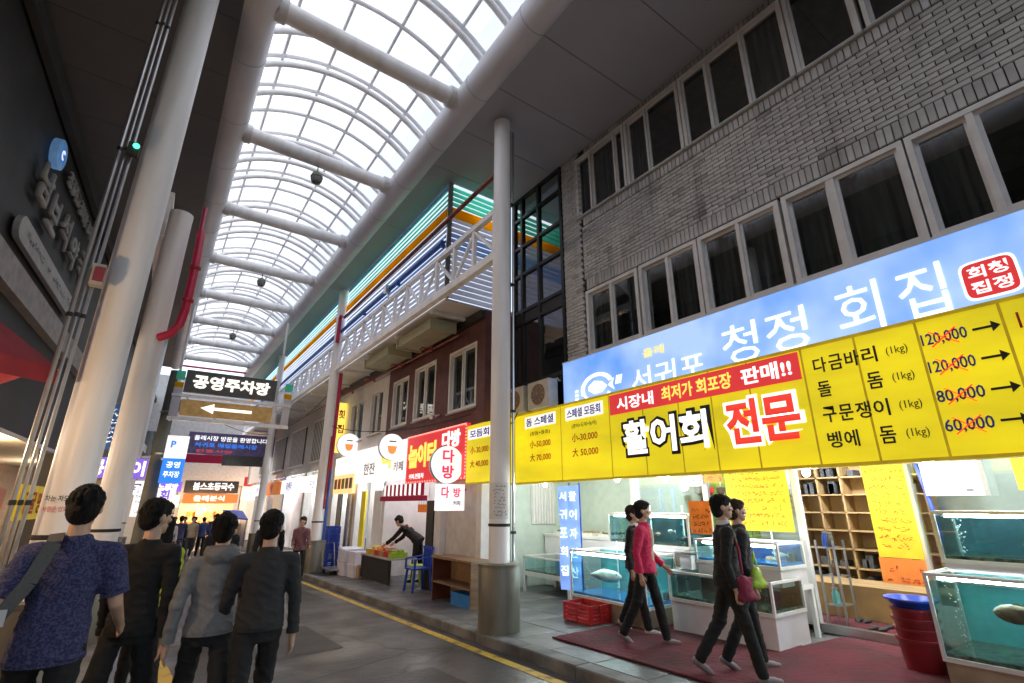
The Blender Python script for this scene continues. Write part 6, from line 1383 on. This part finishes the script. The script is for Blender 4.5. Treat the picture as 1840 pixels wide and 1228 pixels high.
# the four men seen from behind, left to right
p1 = person('man in a navy patterned short sleeved shirt at the left, seen from behind', at(-.29, 4.08), -6, 1.74, 'c_navy', 'c_black', sleeve='short', legs=((14, 6), (-14, 10)), arms=((-24, 20, 12), (6, 50, 14)), hem=.84, fat=1.0)
p2 = person('man in a black jacket second from the left, head turned right', at(.08, 4.66), -24, 1.70, 'c_black', 'c_black', legs=((-20, 16), (18, 4)), arms=((6, 12, 7), (-8, 12, 7)), look=-34, tilt=6, hem=.88, fat=.88)
p3 = person('man in a grey hooded top third from the left', at(.55, 4.56), 0, 1.60, 'c_grey', 'c_trouser', legs=((20, 4), (-24, 22)), arms=((-16, 25, 12), (14, 25, 9)), hood=True, hem=.90, look=-18, shoes='shoe_white')
p4 = person('man in a dark charcoal sweater at the right of the group, seen from behind', at(.84, 4.34), -3, 1.61, 'c_charcoal', 'c_trouser', legs=((-16, 12), (17, 4)), arms=((14, 22, 10), (-10, 12, 10)), look=-22, hem=.91)
# strap bag of the first man
bg = thing('shoulder_bag', 'dark bag on a grey strap at the left hip of the patterned shirt', 'bag', p1.location)
b = MB(); ln = [(-.38, 4.10, 1.44), (-.375, 3.975, 1.40), (-.43, 3.93, 1.2), (-.56, 3.91, .95), (-.62, 3.94, .80)]
for (a, c) in zip(ln, ln[1:]): b.bar(a, c, .07, .008, up=(0, -1, 0))
b.build('strap', M['c_strap'], bg); MB().box(-.55, -.48, 3.90, 3.911, 1.0, 1.08).build('buckle', M['steel'], bg)
b = MB(); b.box(-.72, -.56, 3.78, 4.18, .42, .80); o = b.build('pouch', M['c_black'], bg); md = o.modifiers.new('bevel', 'BEVEL'); md.width = .04; md.segments = 3
# walkers beyond them
person('woman with long hair in a lime jacket beyond the grey hooded man', at(.24, 6.6), 5, 1.58, 'c_lime', 'c_black', longhair=True, female=True, legs=((18, 4), (-18, 12)))
person('person with long black hair walking beyond the two right men', at(1.02, 8.6), 0, 1.64, 'c_black', 'c_trouser', longhair=True, female=True, legs=((-16, 12), (16, 4)))
person('man in dark clothes just right of the charcoal sweater, farther away', at(1.95, 10.2), -5, 1.66, 'c_black', 'c_jeans', legs=((14, 4), (-14, 10)))
person('woman in a wine striped jacket walking toward the viewer along the kerb', at(3.55, 14.6), 172, 1.56, 'c_plaid', 'c_black', female=True, legs=((14, 4), (-12, 14)), arms=((20, 40, 8), (14, 50, 8)), look=-30, hair='hair_brown', shoes='shoe_grey')
person('cook in black bending over the goods table before the cafe', at(5.55, 11.7, True), 40, 1.66, 'c_black', 'c_black', lean=52, tilt=12, legs=((4, 2), (-4, 4)), arms=((42, 12, 6), (38, 20, 6)))
crowd = [('person in tan jacket nearest the blue tarpaulin', 3.1, 23.5, 'c_tan', 0), ('woman in white near the concrete pole', .95, 22.5, 'c_white', 175), ('person in navy near the concrete pole', 1.3, 23.5, 'c_navy', 0), ('woman in pink beside the blue tarpaulin', 2.95, 25.0, 'c_pink', 175), ('man in white behind the blue shirt', 2.2, 30.5, 'c_white', 0), ('person in cream in the middle of the far crowd', 1.9, 26.5, 'c_cream', 182), ('person in black near the orange stall', 2.5, 33.5, 'c_black', 0), ('person in grey near the orange stall', 3.0, 34.2, 'c_grey', 185), ('person in lime near the orange stall', 3.4, 33.0, 'c_lime', 0), ('person in blue at the left of the far crowd', 1.25, 28.0, 'c_blue', 178), ('man in a blue shirt in the far crowd', 2.35, 27, 'c_blue', 0), ('man in tan in the far crowd', 1.75, 29, 'c_tan', 170), ('woman in white in the far crowd', 1.45, 31, 'c_white', 180), ('man in navy with white print in the far crowd', 2.75, 26.2, 'c_navy', 10), ('woman in maroon at the far end', 3.2, 31.5, 'c_maroon', 190), ('person in black at the far left of the crowd', .95, 26, 'c_black', 0), ('person in tan beside the far white board', .7, 28.5, 'c_tan', 185)]
for lab, x, y, c, hd in crowd: person(lab, at(x, y), hd, random.uniform(1.58, 1.74), c, random.choice(['c_black', 'c_jeans']), far=True, legs=((12, 4), (-12, 8)) if hd < 90 else ((-12, 8), (12, 3)), group='walkers at the far end of the street')
# women on the right pavement
person('woman in a crimson cardigan over a cream top walking past the tanks', at(5.22, 4.50, True), 203, 1.58, 'c_pink', 'c_black', female=True, legs=((15, 4), (-15, 14)), arms=((-4, 52, 8), (-12, 22, 8)), front='c_cream', shoes='shoe_grey', look=18, hair='hair')
person('woman in black half hidden behind the crimson cardigan', at(5.62, 5.02, True), 205, 1.53, 'c_black', 'c_black', female=True, legs=((-14, 10), (14, 4)), arms=((10, 20, 8), (-10, 20, 8)), shoes='shoe_white', hair='hair_brown', collar='c_white')
w3 = person('woman in black with a white collar nearest the road edge on the carpet', at(4.82, 3.12, True), 222, 1.60, 'c_black', 'c_black', female=True, legs=((-17, 16), (15, 3)), arms=((14, 24, 8), (-12, 26, 8)), collar='c_white', shoes='shoe_grey', fat=1.03)
person('woman in grey with a lime bag beside the woman in black on the carpet', at(5.24, 3.22, True), 222, 1.55, 'c_charcoal', 'c_trouser', female=True, legs=((10, 3), (-13, 14)), arms=((4, 34, 8), (-8, 24, 8)), hair='hair_brown', shoes='shoe_grey')
t = thing('maroon_bag', 'maroon cloth bag held at the hip of the woman in black', 'bag', (4.66, 3.24, S(3.2)+.65)); b = MB(); b.ell((4.77, 2.92, .86), .10, .055, .11, 14, 10); b.caps((4.70, 2.94, .93), (4.85, 2.90, .93), .03, .03); b.caps((4.71, 2.94, .78), (4.85, 2.90, .78), .045, .045); remeshed(b, 'pouch', M['c_maroon'], t, .015, 3, .008).location = -Vector(t.location)
MB().tube([(4.74, 2.91, .98), (4.78, 2.94, 1.2), (4.82, 3.02, 1.36)], .014, 8).build('strap', M['c_maroon'], t, True)
t = thing('lime_bag', 'lime green bag on the arm of the woman in grey', 'bag', (5.0, 3.05, .9)); b = MB(); b.ell((5.10, 2.98, .92), .085, .05, .10, 12, 8); b.caps((5.04, 2.99, .86), (5.16, 2.97, .86), .05, .05); remeshed(b, 'pouch', M['lime_plastic'], t, .015, 3, .006).location = -Vector(t.location)
MB().tube([(5.10, 2.96, 1.03), (5.13, 3.0, 1.15), (5.16, 3.04, 1.03)], .01, 8).build('handle', M['lime_plastic'], t, True)

sc.collection.children.link(MAIN)
